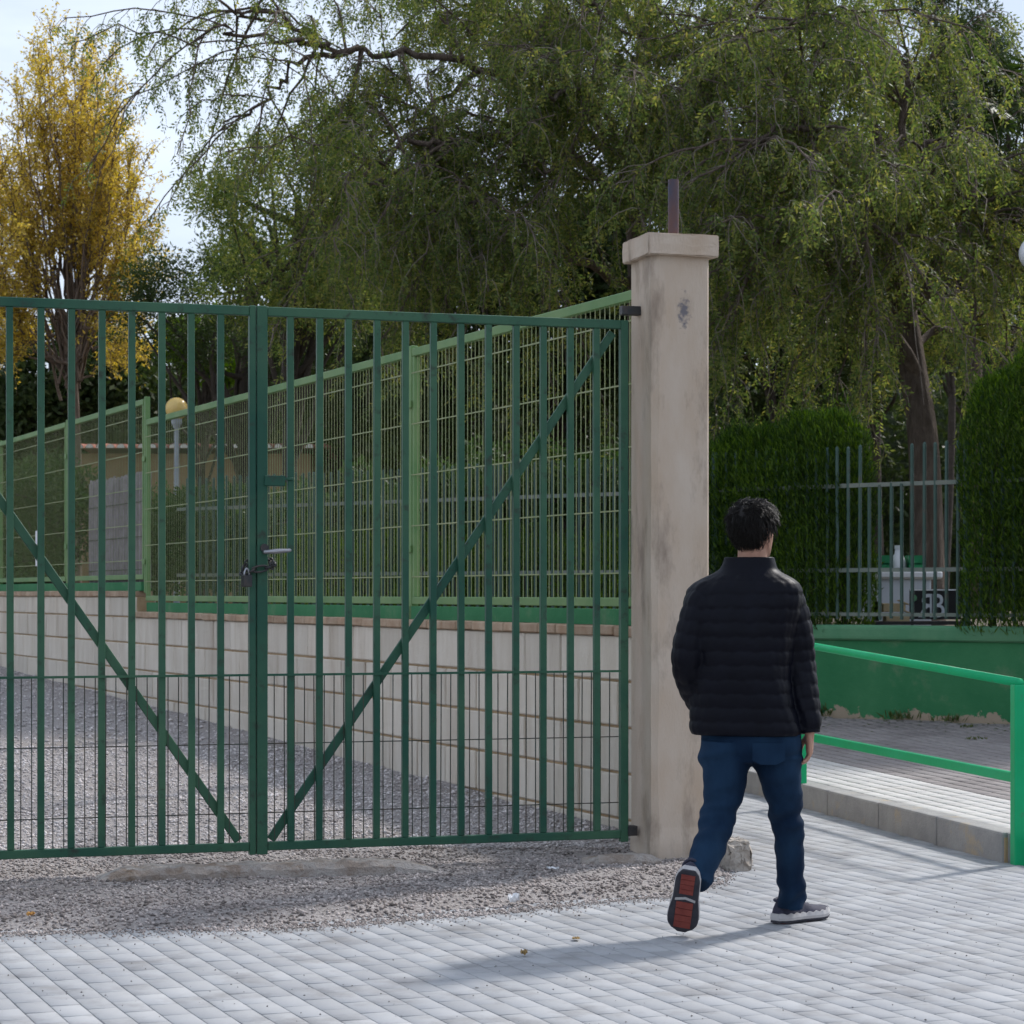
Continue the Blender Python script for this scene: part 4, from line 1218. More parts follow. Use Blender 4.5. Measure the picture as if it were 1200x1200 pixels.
# reed screen tied to the mesh fence
rs_ = tag(empty('reed_screen', (W0[0], W0[1], 0), WR), 'greyish brown reed screen tied to the mesh fence on the left', 'screen')
rd = MB()
sA, sB = 10.32, 12.75
n = 110
for k in range(n):
    s = sA + (sB - sA) * k / n
    j = random.uniform(-0.008, 0.008)
    rd.tube([(s, -0.055 + j, 1.40), (s + random.uniform(-.006, .006), -0.05 + j, 2.0), (s + random.uniform(-.008, .008), -0.055 + j, 2.52 + random.uniform(-0.025, 0.02))], 0.0125, 5)
o = rd.build('reeds', M['reed'], rs_); o['kind'] = 'stuff'
for z in (1.58, 1.90, 2.24):
    b_ = MB(); b_.bar((sA, -0.036, z), (sB, -0.036, z), 0.004, 0.008); b_.build('binding_wire', M['wire'], rs_)
# small white notice on the far left panel
b_ = MB(); b_.box((14.75, 0.045, 1.86), (0.42, 0.008, 0.40)); o = b_.build('notice_board', M['white']); o.location = (W0[0], W0[1], 0); o.rotation_euler = (0, 0, WR)
tag(o, 'small white notice fixed to the mesh fence at the far left', 'notice')

# behind the palisade gap
c = PX(1052, 690, 21.6)
cab = tag(empty('storage_cabinet', (c[0], c[1], 1.0)), 'pale grey cabinet with a white lid behind the palisade gap', 'cabinet')
b_ = MB(); b_.box((0.0, 0, 0.24), (0.56, 0.4, 0.54)); b_.build('cabinet_body', M['palegrey'], cab, bevel=0.015)
b_ = MB(); b_.box((0.06, 0, 0.52), (0.64, 0.48, 0.08)); b_.build('lid', M['white'], cab, bevel=0.02)
b_ = MB(); b_.box((-0.25, -0.02, 0.13), (0.12, 0.36, 0.32)); b_.build('side_bin', M['palegrey'], cab, bevel=0.015)
bx_ = tag(empty('white_canister', (c[0] + 0.0, c[1], 1.562)), 'white canister standing on the grey cabinet between green crates', 'canister')
b_ = MB(); b_.tube([(0, 0, 0), (0, 0, 0.02), (0, 0, 0.10), (0.01, 0, 0.15), (0.01, 0, 0.20)], [0.075, 0.085, 0.075, 0.04, 0.035], 16); b_.build('canister_body', M['white'], bx_, smooth=True)
b_ = MB(); b_.tube([(0.01, 0, 0.20), (0.01, 0, 0.235)], 0.04, 16); b_.build('canister_cap', M['white'], bx_)
for dx, lb in ((-0.135, 'green crate left of the white canister on the cabinet'), (0.15, 'green crate right of the white canister on the cabinet')):
    o = MB(); o.box((0, 0, 0.06), (0.13, 0.24, 0.012)); o.box((0, 0, 0.005), (0.13, 0.24, 0.01))
    for sx in (-1, 1): o.box((sx * 0.06, 0, 0.075), (0.01, 0.24, 0.13))
    for sy in (-1, 1): o.box((0, sy * 0.115, 0.075), (0.11, 0.01, 0.13))
    o = o.build('green_crate', M['greenplastic']); o.location = (c[0] + dx, c[1], 1.562); tag(o, lb, 'crate', 'green crates on the cabinet')
c2 = PX(1096, 708, 20.6)
sg = tag(empty('letter_sign', (c2[0], c2[1], 1.0)), 'black sign with a pale mirrored letter pair behind the palisade', 'sign')
sz = c2[2] - 1.0
b_ = MB(); b_.box((0, 0, sz), (0.46, 0.02, 0.27)); b_.build('sign_board', M['black'], sg)
for x in (-0.2, 0.2):
    b_ = MB(); b_.box((x, 0.03, sz / 2 + 0.03), (0.02, 0.02, sz + 0.06)); b_.build('leg', M['darkmetal'], sg)
b_ = MB(); b_.box((0, -0.012, sz + 0.128), (0.46, 0.006, 0.012)); b_.build('trim', M['white'], sg)
def letters(txt, flip, name):
    cu = bpy.data.curves.new(name, 'FONT'); cu.body = txt; cu.size = 0.30; cu.extrude = 0.002; cu.offset = 0.002
    t = bpy.data.objects.new(name, cu); COL.objects.link(t)
    dg = bpy.context.evaluated_depsgraph_get()
    me = bpy.data.meshes.new_from_object(t.evaluated_get(dg)); me.name = name
    bpy.data.objects.remove(t)
    co = np.empty(len(me.vertices) * 3); me.vertices.foreach_get('co', co); co = co.reshape(-1, 3)
    if flip:
        co[:, 0] = co[:, 0].max() + co[:, 0].min() - co[:, 0]
        me.flip_normals()
    co[:, 0] -= co[:, 0].min()
    me.vertices.foreach_set('co', co.ravel()); me.update()
    return me, co[:, 0].max()
m1, w1 = letters('R', True, 'letter'); m2, w2 = letters('B', False, 'letter')
for me, x in ((m1, -0.155), (m2, -0.155 + w1 * 0.8 - 0.01)):
    o = link('letter', me, M['palegrey'], sg); o.rotation_euler = (R(90), 0, 0); o.location = (x, -0.0135, sz - 0.115); o.scale = (0.8, 1.0, 1)
b_ = MB(); b_.tube([(-0.195, -0.0105, sz + 0.055), (-0.195, -0.0135, sz + 0.055)], 0.030, 20); b_.build('round_emblem', M['greencap'], sg)
for (x, y, w, h, lb) in ((1046, 712, 0.20, 0.075, 'open cardboard box in front of the grey cabinet, upper of two'), (1050, 724, 0.21, 0.085, 'cardboard box low behind the palisade, lower of two')):
    cc = PX(x, y, 20.5)
    b_ = MB(); b_.box((0, 0, 0), (w, 0.2, h)); b_.box((w * 0.42, -0.06, h * 0.62), (0.10, 0.1, 0.01), Matrix.Rotation(0.4, 3, 'Y'))
    o = b_.build('cardboard_box', M['card'], None, bevel=0.004); o.location = (cc[0], cc[1], cc[2]); tag(o, lb, 'box', 'cardboard boxes behind the palisade')
# shelf that carries sign, boxes
c3 = PX(1075, 735, 20.55)
b_ = MB(); b_.box((0, 0, 0), (0.9, 0.5, 0.03))
for sx in (-0.4, 0.4): b_.box((sx, 0, -0.05), (0.05, 0.4, 0.09))
o = b_.build('low_bench', M['darkmetal']); o.location = (c3[0], c3[1], 1.085); tag(o, 'dark low bench behind the palisade carrying the cardboard boxes', 'bench')

# ================================================================== WEEDS, LEAVES AND LITTER
def tuft(name, label, p, n, h, spread, m, group):
    p = np.asarray(p, float)
    pos = np.stack([rng.normal(0, spread, n), rng.normal(0, spread * 0.5, n), np.zeros(n)], -1)
    dd = unit(np.stack([rng.normal(0, 0.5, n), rng.normal(0, 0.5, n), np.ones(n)], -1))
    v, q = leaf_arrays(pos, dd, rdir(n), h * rng.uniform(0.5, 1.2, n), 0.012 * rng.uniform(0.6, 1.6, n))
    o = link(name, mesh_np(name, v, q), m); o.location = tuple(p); tag(o, label, 'weed', group, 'stuff')
nxg = np.array([-GD[1], GD[0]])
for s, n, h, sp, lb in [(2.25, 60, 0.10, 0.05, 'weed tuft at the foot of the green wall, hidden edge by the man'), (1.85, 110, 0.13, 0.09, 'widest weed tuft at the foot of the green wall'), (1.0, 90, 0.10, 0.09, 'weed tuft at the middle of the green wall foot'),
                        (0.55, 60, 0.07, 0.07, 'small weed tuft right of the middle at the green wall foot'), (-0.15, 50, 0.06, 0.06, 'weed tuft at the green wall foot beside the handrail post')]:
    p = G0 + GD * s + nxg * 0.03
    tuft('weed_tuft', lb, (p[0], p[1], raised_z(*p)), n, h, sp, M['weed'], 'weeds along the green wall')
for (x, y, lb) in [(1134, 857, 'dark dry weed clump on the raised pavement, upper one'), (1143, 866, 'dark dry weed clump on the raised pavement, lower one')]:
    d = 3645 * (1.35 - 0.25) / 1.35 / (y - 695)
    p = PX(x, y, d)
    tuft('weed_tuft', lb, (p[0], p[1], raised_z(p[0], p[1])), 22, 0.035, 0.04, M['weed'], 'weed clumps on the raised pavement')
def scrap(name, label, cat, x, y, size, m, group=None, z=0.0, hgt=0.012):
    d = F * EYE / (y - HOR) if z == 0 else F * (EYE - z) / (y - HOR)
    p = PX(x, y, d)
    n = 6
    me = MB()
    top = []; 
    for i in range(n + 1):
        for j in range(n + 1):
            u, w = i / n - 0.5, j / n - 0.5
            r_ = max(0.0, 1 - (abs(u * 2) ** 3)) 
            top.append((u * size, w * size * 0.6 * (0.35 + 0.65 * r_), 0.004 + hgt * abs(math.sin(u * 7 + w * 5)) + random.uniform(0, hgt * 0.8)))
    f_ = [(i * (n + 1) + j, (i + 1) * (n + 1) + j, (i + 1) * (n + 1) + j + 1, i * (n + 1) + j + 1) for i in range(n) for j in range(n)]
    me.add(top, f_)
    o = me.build(name, m); o.location = (p[0], p[1], z); o.rotation_euler = (0, 0, random.uniform(0, 3)); tag(o, label, cat, group)
scrap('paper_scrap', 'crumpled white paper scrap at the edge of the gravel', 'litter', 602, 1062, 0.07, M['paper'], hgt=0.03)
scrap('paper_scrap', 'flat white scrap lying on the gravel near the concrete stub', 'litter', 648, 1021, 0.06, M['paper'], z=0.035, hgt=0.012)
scrap('dry_leaf', 'curled dry brown leaf on the pavers left of the man', 'leaf', 614, 1121, 0.045, M['dryleaf'], hgt=0.014)
scrap('dry_leaf', 'orange leaf on the gravel at far left', 'leaf', 36, 1075, 0.04, M['orangeleaf'], z=0.03, hgt=0.012)
scrap('twig_scrap', 'thin dry twig scrap on the pavers before the paper scrap', 'leaf', 675, 1102, 0.05, M['dryleaf'], hgt=0.006)
# specks on the pavement
n = 420
d = rng.uniform(7.2, 11.0, n); X = rng.uniform(-1, 1, n) * 0.2222 * d
ok = (d < grav_edge(X)) | (X > 1.2); X, d = X[ok], d[ok]
V, Fc = stones(X, d, np.full(len(X), 0.002), rng.uniform(0.0015, 0.0045, len(X)))
tag(link('grit', mesh_np('grit', V, Fc), M['joint']), 'dark grit and crumbs scattered over the pavers', 'grit', kind='stuff')
# leaf litter on the raised pavement
n = 260
s = rng.uniform(-1.5, 3, n); y = np.abs(rng.exponential(0.35, n)) + 0.05
pX = G0[0] + GD[0] * s + nxg[0] * y; pY = G0[1] + GD[1] * s + nxg[1] * y
v, q = leaf_arrays(np.stack([pX, pY, raised_z(pX, pY) + 0.006], -1), unit(np.stack([rng.normal(size=n), rng.normal(size=n), rng.uniform(0, 0.25, n)], -1)), np.tile([0.1, 0.1, 1.0], (n, 1)) + rng.normal(0, 0.2, (n, 3)), 0.045, 0.018)
tag(link('leaf_litter', mesh_np('leaf_litter', v, q), M['weed']), 'dry leaf litter on the raised pavement near the green wall', 'leaves', kind='stuff')

# ================================================================== THE WALKING MAN
M['jacket'] = mat('navy_quilted_nylon', (0.0024, 0.0028, 0.0065), (0.0038, 0.0044, 0.0095), 12, 0.48, 0.35, 45, spec=0.13, bdist=0.004)
M['jeans'] = mat('blue_denim', (0.0030, 0.0135, 0.036), (0.017, 0.050, 0.100), 3.6, 0.85, 0.35, 320, ramp=(0.40, 0.78), stretch=(1, 1, 0.5), spec=0.15, bdist=0.002)
M['skin'] = mat('skin', (0.42, 0.22, 0.155), (0.50, 0.285, 0.205), 25, 0.5, 0.15, 200, spec=0.35)
M['hair'] = mat('dark_hair', (0.0055, 0.0042, 0.0035), (0.012, 0.009, 0.0075), 30, 0.45, spec=0.25)
M['shoe'] = mat('navy_mesh_shoe', (0.022, 0.024, 0.045), (0.045, 0.045, 0.075), 40, 0.75, 0.3, 250)
M['sole'] = mat('pale_midsole', (0.42, 0.40, 0.40), (0.52, 0.50, 0.49), 15, 0.7)
M['outsole'] = mat('dark_outsole', (0.030, 0.030, 0.040), (0.055, 0.052, 0.062), 20, 0.8, 0.3, 120)
M['redpad'] = mat('brick_red_tread', (0.20, 0.040, 0.032), (0.27, 0.062, 0.045), 20, 0.75, 0.3, 120)
M['eye'] = mat('eye', (0.6, 0.58, 0.55), None, rough=0.2)

MD = 9.22
person_base = np.array([P(880, 1080, MD)[0], MD, 0.0])
def axes(psi):
    f = np.array([math.sin(R(psi)), math.cos(R(psi)), 0]); r_ = np.array([math.cos(R(psi)), -math.sin(R(psi)), 0])
    return r_, f
def sup(n, e):
    a = np.arange(n) * 2 * np.pi / n
    c, s = np.cos(a), np.sin(a)
    return np.sign(c) * np.abs(c) ** (2 / e), np.sign(s) * np.abs(s) ** (2 / e)
def torso_rings(tab, psi, n=72, step=0.0055, e=2.4, mod=None):
    tab = np.array(tab, float)
    r_, f = axes(psi)
    z = EYE - (tab[:, 0] - HOR) * MD / F
    X = (tab[:, 1] - 600) * MD / F
    hw = tab[:, 2] * MD / F; hd = tab[:, 3]; oy = tab[:, 4]
    hw = np.sqrt(np.maximum(hw ** 2 - (hd * math.sin(R(psi))) ** 2, 1e-4)) / math.cos(R(psi))
    o = np.argsort(z); z, X, hw, hd, oy = z[o], X[o], hw[o], hd[o], oy[o]
    zz = np.arange(z[0], z[-1] + 1e-6, step)
    def ip(v):
        w = np.interp(zz, z, v); k = np.ones(5) / 5
        return np.convolve(np.pad(w, 2, 'edge'), k, 'valid')
    X, hw, hd, oy = map(ip, (X, hw, hd, oy))
    cx, sy = sup(n, e)
    out = []
    for i in range(len(zz)):
        m = mod(zz[i], cx, sy) if mod else 0.0
        out.append(np.array([X[i], MD + oy[i], zz[i]]) + r_ * (cx * (hw[i] + m))[:, None] + f * (sy * (hd[i] + m))[:, None])
    return out
def limb_rings(pts, rad, n=28, k=14, mod=None, asp=1.0, ref=(1, 0, 0)):
    p = catmull(pts, k); r_ = catmull(np.array(rad, float)[:, None] * np.ones((1, 3)), k)[:, 0]
    t = unit(np.gradient(p, axis=0))
    L = np.concatenate([[0], np.cumsum(np.linalg.norm(np.diff(p, axis=0), axis=1))])
    ref = np.asarray(ref, float)
    y = unit(np.cross(t, ref)); x = np.cross(y, t)
    a = np.arange(n) * 2 * np.pi / n
    out = []
    for i in range(len(p)):
        m = mod(L[i], a) if mod else 0.0
        rr = r_[i] + m
        out.append(p[i] + x[i] * (np.cos(a) * rr)[:, None] + y[i] * (np.sin(a) * rr * asp)[:, None])
    return out
def remesh(mb, vox, name, smooth=2):
    me = mb.mesh(name + '_src')
    o = bpy.data.objects.new(name + '_src', me); COL.objects.link(o)
    md = o.modifiers.new('r', 'REMESH'); md.mode = 'VOXEL'; md.voxel_size = vox
    if smooth:
        s_ = o.modifiers.new('s', 'SMOOTH'); s_.iterations = smooth; s_.factor = 0.5
    dg = bpy.context.evaluated_depsgraph_get()
    out = bpy.data.meshes.new_from_object(o.evaluated_get(dg)); out.name = name
    bpy.data.objects.remove(o); bpy.data.meshes.remove(me)
    out.materials.clear()
    return out
def shift(me, off):
    co = np.empty(len(me.vertices) * 3, np.float32); me.vertices.foreach_get('co', co)
    me.vertices.foreach_set('co', (co.reshape(-1, 3) - np.asarray(off, np.float32)).ravel()); me.update()
    return me

# ---- body (one continuous skin: head, neck, trunk, arms, hands, legs)
bd = MB()
HPSI = 38
hr_, hf = axes(HPSI)
chin = P(883, 656, MD)
HEAD = [(0.0, .028, .078, .015), (0.018, .044, .088, -.02), (.045, .057, .091, -.052), (.075, .067, .093, -.080), (.105, .0735, .095, -.094), (.135, .0765, .094, -.100), (.165, .075, .088, -.098), (.190, .067, .072, -.086), (.210, .049, .048, -.062), (.223, .022, .016, -.032)]
def head_rings(off=0.0, n=40, fine=5):
    tab = catmull([(a, b__, c_, e_) for a, b__, c_, e_ in [(h[0], h[1], h[2], h[3]) for h in HEAD]] if False else np.array(HEAD)[:, :3], fine)
    tb = catmull(np.array(HEAD)[:, [0, 1, 3]], fine)
    a = np.arange(n) * 2 * np.pi / n
    out = []
    for (z, w, yf), (_, _, yb) in zip(tab, tb):
        yc, hy = (yf + yb) / 2, (yf - yb) / 2
        zz = z if z < 0.12 else 0.12 + (z - 0.12) * (1 + off / 0.105)
        out.append(chin + np.array([0, 0, zz]) + hr_ * ((w + off) * np.cos(a))[:, None] + hf * (yc + (hy + off) * np.sin(a))[:, None])
    return out
bd.loft(head_rings())
def blob(c, r3, ax=(hr_, hf, np.array([0, 0, 1.0]))):
    rr = sphere_rings(1.0, 16, 9)
    bd.loft([[c + ax[0] * p[0] * r3[0] + ax[1] * p[1] * r3[1] + ax[2] * p[2] * r3[2] for p in ring] for ring in rr])
H = lambda r_, f, z: chin + hr_ * r_ + hf * f + np.array([0, 0, z])
for sgn in (-1, 1):
    blob(H(sgn * 0.079, -0.012, 0.105), (0.010, 0.018, 0.031))
blob(H(0, 0.100, 0.088), (0.013, 0.017, 0.022)); blob(H(0, 0.094, 0.112), (0.009, 0.010, 0.030))
blob(H(0, 0.090, 0.050), (0.024, 0.008, 0.006)); blob(H(0, 0.089, 0.041), (0.021, 0.009, 0.006))
blob(H(0, 0.083, 0.015), (0.022, 0.012, 0.014))
for sgn in (-1, 1): blob(H(sgn * 0.032, 0.085, 0.128), (0.024, 0.010, 0.006))
bd.loft(limb_rings([P(880, 690, MD), P(881, 665, MD), P(882, 640, MD)], [0.066, 0.060, 0.058], 24, 5))
bd.loft(torso_rings([(672, 876, 40, .075, 0), (690, 873, 52, .09, 0), (730, 868, 50, .10, 0), (790, 870, 46, .095, 0), (850, 877, 44, .09, 0), (878, 880, 42, .09, 0), (888, 880, 28, .07, 0)], 20, 40, 0.012))
armR = [P(924, 698, MD), P(933, 775, MD + 0.02), P(946, 838, MD - 0.03), P(950, 858, MD - 0.04)]
armL = [P(824, 698, MD), P(808, 772, MD - 0.02), P(822, 822, MD + 0.10), P(838, 842, MD + 0.17)]
bd.loft(limb_rings(armR, [0.052, 0.042, 0.030, 0.027], 20, 6)); bd.loft(limb_rings(armL, [0.052, 0.042, 0.030, 0.028], 20, 6))
def hand(wr, down, fwd, inn, s=1.0):
    """wr wrist; down = along the palm, fwd = thumb side, inn = palm-facing side"""
    down, fwd, inn = map(unit, (down, fwd, inn))
    a = np.arange(16) * 2 * np.pi / 16
    rings = []
    for u, w, th in ((-0.01, .024, .019), (0.015, .027, .018), (0.045, .038, .016), (0.075, .041, .0145), (0.092, .038, .012)):
        c = wr + down * u * s + inn * 0.010 * u / 0.09
        rings.append(c + fwd * (w * np.cos(a))[:, None] * s + inn * (th * np.sin(a))[:, None] * s)
    bd.loft(rings)
    for off, L, r_ in ((0.031, .072, .0088), (0.0105, .080, .0092), (-0.010, .074, .0088), (-0.029, .060, .0078)):
        b0 = wr + down * 0.080 * s + fwd * off * s + inn * 0.008
        q1 = b0 + (down * 0.88 + inn * 0.30) * L * 0.45
        q2 = q1 + (down * 0.62 + inn * 0.72) * L * 0.32
        q3 = q2 + (down * 0.15 + inn * 0.95) * L * 0.26
        bd.loft(limb_rings([b0, q1, q2, q3], [r_, r_ * 0.98, r_ * 0.9, r_ * 0.72], 12, 4, ref=fwd))
    t0 = wr + down * 0.022 * s + fwd * 0.022 * s + inn * 0.010
    bd.loft(limb_rings([t0, t0 + (down * 0.55 + fwd * 0.6 + inn * 0.35) * 0.042, t0 + (down * 0.95 + fwd * 0.45 + inn * 0.5) * 0.066, t0 + (down * 1.25 + fwd * 0.35 + inn * 0.6) * 0.076], [0.0135, 0.0115, 0.010, 0.0075], 12, 4, ref=inn))
rr_, ff_ = axes(22)
hand(P(949, 857, MD - 0.04), np.array([0.10, 0.03, -1.0]), ff_ * 0.9 + rr_ * -0.35, -rr_ * 0.9 - ff_ * 0.25, 1.0)
hand(P(838, 842, MD + 0.17), np.array([0.35, 0.45, -0.8]), np.array([0.2, 0.3, 0.6]), rr_, 0.95)
legR = [P(909, 868, MD), P(915, 915, MD + 0.02), P(922, 965, MD + 0.08), P(926, 1010, MD + 0.13), P(925, 1060, MD + 0.17)]
legL = [P(852, 868, MD), P(848, 915, MD - 0.01), P(842, 957, MD - 0.03), P(828, 1000, MD - 0.13), P(815, 1032, MD - 0.22)]
bd.loft(limb_rings(legR, [0.066, 0.058, 0.052, 0.046, 0.036], 20, 6)); bd.loft(limb_rings(legL, [0.066, 0.058, 0.052, 0.046, 0.036], 20, 6))
body_me = shift(remesh(bd, 0.0070, 'person', 2), person_base)
person = link('person', body_me, M['skin'], None, True)
person.location = tuple(person_base)
tag(person, 'person in dark quilted jacket and blue jeans walking away past the pillar', 'person')
for sgn in (-1, 1):
    b_ = MB(); cc = H(sgn * 0.032, 0.084, 0.113) - person_base
    b_.loft([[tuple(cc + np.array(p)) for p in ring] for ring in sphere_rings(0.0115, 12, 8)]); b_.build('eye', M['eye'], person, smooth=True)

# ---- hair
def hair():
    cap = MB()
    rr2 = head_rings(0.006, 40, 5)
    nz = len(rr2)
    loc = lambda p: (np.dot(p - chin, hr_), np.dot(p - chin, hf), (p - chin)[2])
    vs_ = [p for ring in rr2 for p in ring]; fs = []
    def allowed(p):
        x, y, z = loc(p)
        if y > 0.035: return z > 0.172
        if y > -0.035: return z > 0.118 or (y < -0.028 and z > 0.07)
        return z > 0.022
    okv = [allowed(p) for p in vs_]
    for k in range(nz - 1):
        for i in range(40):
            j = (i + 1) % 40
            f_ = (k * 40 + i, k * 40 + j, (k + 1) * 40 + j, (k + 1) * 40 + i)
            if all(okv[q_] for q_ in f_): fs.append(f_)
    fs.append(tuple((nz - 1) * 40 + i for i in range(40)))
    cap.add([v - person_base for v in vs_], fs)
    paths = []
    idx_ = [i for i, o_ in enumerate(okv) if o_]
    cen = chin + np.array([0, 0, 0.12])
    for _ in range(3300):
        i = random.choice(idx_)
        p = vs_[i] + rng.normal(0, 0.006, 3)
        nrm = unit(p - cen - hf * 0.0)
        x, y, z = loc(p)
        flow = unit(np.array([0, 0, -1.0]) + nrm * 0.1 + hr_ * 0.25 * math.sin(p[2] * 50 + x * 40) + rng.normal(0, 0.25, 3))
        if z > 0.185: flow = unit(rng.normal(0, 0.55, 3) + hr_ * (0.9 if x > 0 else -0.5) + hf * 0.25)
        flow = unit(flow - nrm * np.dot(flow, nrm))
        L = rng.uniform(0.022, 0.05) * (0.6 if z < 0.06 else 1.0) 
        t = np.linspace(0, 1, 5)[:, None]
        lift = rng.uniform(0.002, 0.011) * (0.5 if z < 0.06 else 1)
        pts = p + flow * L * t + nrm * (lift * np.sin(t * 2.4)) - nrm * 0.003 + rng.normal(0, 0.0012, (5, 3))
        paths.append((pts - person_base, np.array([0.0015, 0.0016, 0.0014, 0.0009, 0.0003])))
    v, q = tube_arrays(paths, 3)
    b0 = len(cap.v)
    me = mesh_np('hair', np.vstack([np.array(cap.v), v]), [np.array([f_ for f_ in fs if len(f_) == 4]), np.array([fs[-1]]), q + b0])
    return link('hair', me, M['hair'], person, True)
hair()

# ---- jacket
QS = 0.0562
def quilt(z, cx, sy):
    ph = (z - 0.838) / QS
    b__ = abs(math.sin(math.pi * ph)) ** 0.32
    amp = 0.0075 * np.clip((1.425 - z) / 0.03, 0, 1) 
    ang = np.arctan2(sy, cx)
    pk = 0.0016 * np.sin(ang * 31 + math.floor(ph) * 2.1) + 0.0024 * np.sin(ang * 12 + math.floor(ph) * 1.3 + 0.7)
    return amp * (b__ - 0.45) + pk * (1 - b__ * 0.4) * (amp > 0) + 0.003 * np.sin(ang * 3 + z * 11)
jk = MB()
JT = [(652, 879, 28, .070, 0), (660, 879, 30, .076, 0), (668, 878, 33, .083, 0), (674, 877, 44, .095, 0), (681, 875, 57, .108, 0), (692, 872, 65, .120, 0), (710, 869, 66, .130, 0), (740, 867, 62, .136, 0), (790, 867, 57, .134, 0), (825, 870, 58, .132, 0), (850, 873, 62, .134, 0), (858, 874, 62, .133, 0), (861, 874, 60, .128, 0)]
jk.loft(torso_rings(JT, 20, 110, 0.0048, 2.5, quilt))
def squilt(l, a):
    b__ = abs(math.sin(math.pi * (l + 0.012) / 0.054)) ** 0.32
    k = math.floor((l + 0.012) / 0.054)
    return 0.0075 * (b__ - 0.45) + (0.0022 * np.sin(a * 7 + k * 1.9) + 0.0016 * np.sin(a * 15 + k)) * (1 - 0.4 * b__)
jk.loft(limb_rings([P(893, 690, MD), P(919, 700, MD), P(931, 740, MD + 0.01), P(935, 780, MD + 0.02), P(942, 820, MD - 0.01), P(948, 846, MD - 0.035), P(949, 856, MD - 0.04)], [0.048, 0.068, 0.071, 0.069, 0.060, 0.047, 0.040], 48, 20, squilt))
jk.loft(limb_rings([P(852, 691, MD), P(828, 701, MD), P(813, 740, MD - 0.01), P(807, 775, MD - 0.01), P(813, 805, MD + 0.05), P(826, 830, MD + 0.12), P(836, 841, MD + 0.16)], [0.048, 0.068, 0.069, 0.066, 0.060, 0.050, 0.042], 48, 20, squilt))
jm = shift(remesh(jk, 0.0052, 'jacket', 1), person_base)
jacket = link('jacket', jm, M['jacket'], person, True)
cu_ = MB(); cu_.loft(limb_rings([P(948.5, 851, MD - 0.038), P(949.5, 859, MD - 0.042)], [0.041, 0.039], 30, 4)); o = link('cuff', shift(cu_.mesh('cuff'), person_base), M['jacket'], jacket, True)

# ---- trousers
tr_ = MB()
tr_.loft(torso_rings([(845, 879, 55, .118, 0.0), (862, 880, 57, .122, 0.0), (880, 880, 57, .124, -0.004), (888, 880, 50, .112, 0), (892, 880, 36, .10, 0)], 20, 60, 0.012, 2.3))
def folds(k0, s_):
    def f_(l, a):
        w = np.exp(-((l - 0.34) / 0.09) ** 2) * 1.1 + np.exp(-((l - 0.07) / 0.07) ** 2) * 0.7 + np.clip((l - 0.50) / 0.2, 0, 1) * 1.25 + 0.35
        return 1.45 * w * (0.0024 * np.sin(l * 47 + 3.4 * np.sin(a + s_) + k0) + 0.0020 * np.sin(l * 88 - 3.0 * np.cos(a + s_ + l * 4) + k0 * 2) + 0.0014 * np.sin(a * 3 + l * 31 + k0))
    return f_
ml_ = lambda d, px: px * d / F
tr_.loft(limb_rings([P(909, 868, MD), P(911, 889, MD), P(914, 906, MD), P(918, 932, MD + 0.03), P(922.5, 963, MD + 0.07), P(925.5, 1000, MD + 0.11), P(927, 1035, MD + 0.15), P(928, 1062, MD + 0.17)],
                    [ml_(MD, 29), ml_(MD, 30.5), ml_(MD, 25.5), ml_(MD, 22), ml_(MD, 19), ml_(MD, 17), ml_(MD, 16.2), ml_(MD, 16.4)], 44, 14, folds(0.4, 0.5), asp=1.08))
tr_.loft(limb_rings([P(851, 868, MD), P(850.5, 889, MD), P(850, 906, MD - 0.01), P(847.5, 930, MD - 0.01), P(841, 960, MD - 0.03), P(829, 998, MD - 0.12), P(819, 1022, MD - 0.19), P(815, 1037, MD - 0.225)],
                    [ml_(MD, 29.5), ml_(MD, 31), ml_(MD, 27), ml_(MD, 23.5), ml_(MD, 20.5), ml_(MD, 19), ml_(MD, 17.5), ml_(MD, 16)], 44, 14, folds(1.7, 2.0), asp=1.08))
tm_ = shift(remesh(tr_, 0.0058, 'trousers', 1), person_base)
trs = link('trousers', tm_, M['jeans'], person, True)

r_b, f_b = axes(20)
for c0 in (-0.52, 0.48):
    pv_ = []
    for row, yy in enumerate((868, 875, 882, 888, 893)):
        zz_ = EYE - (yy - HOR) * MD / F
        for col in range(7):
            u_ = c0 + (col - 3) / 3 * (0.30 - 0.05 * (row == 4) * abs(col - 3))
            hw_ = math.sqrt((57 * MD / F) ** 2 - (0.124 * math.sin(R(20))) ** 2) / math.cos(R(20))
            sy_ = -(1 - abs(u_) ** 2.3) ** (1 / 2.3)
            pv_.append(np.array([(880 - 600) * MD / F, MD - 0.004, zz_]) + r_b * u_ * (hw_ + 0.004) + f_b * sy_ * 0.129 - person_base)
    fc_ = [(r2 * 7 + c2, r2 * 7 + c2 + 1, (r2 + 1) * 7 + c2 + 1, (r2 + 1) * 7 + c2) for r2 in range(4) for c2 in range(6)]
    pb = MB(); pb.add(pv_, fc_); pb.build('back_pocket', M['jeans'], trs, smooth=True)

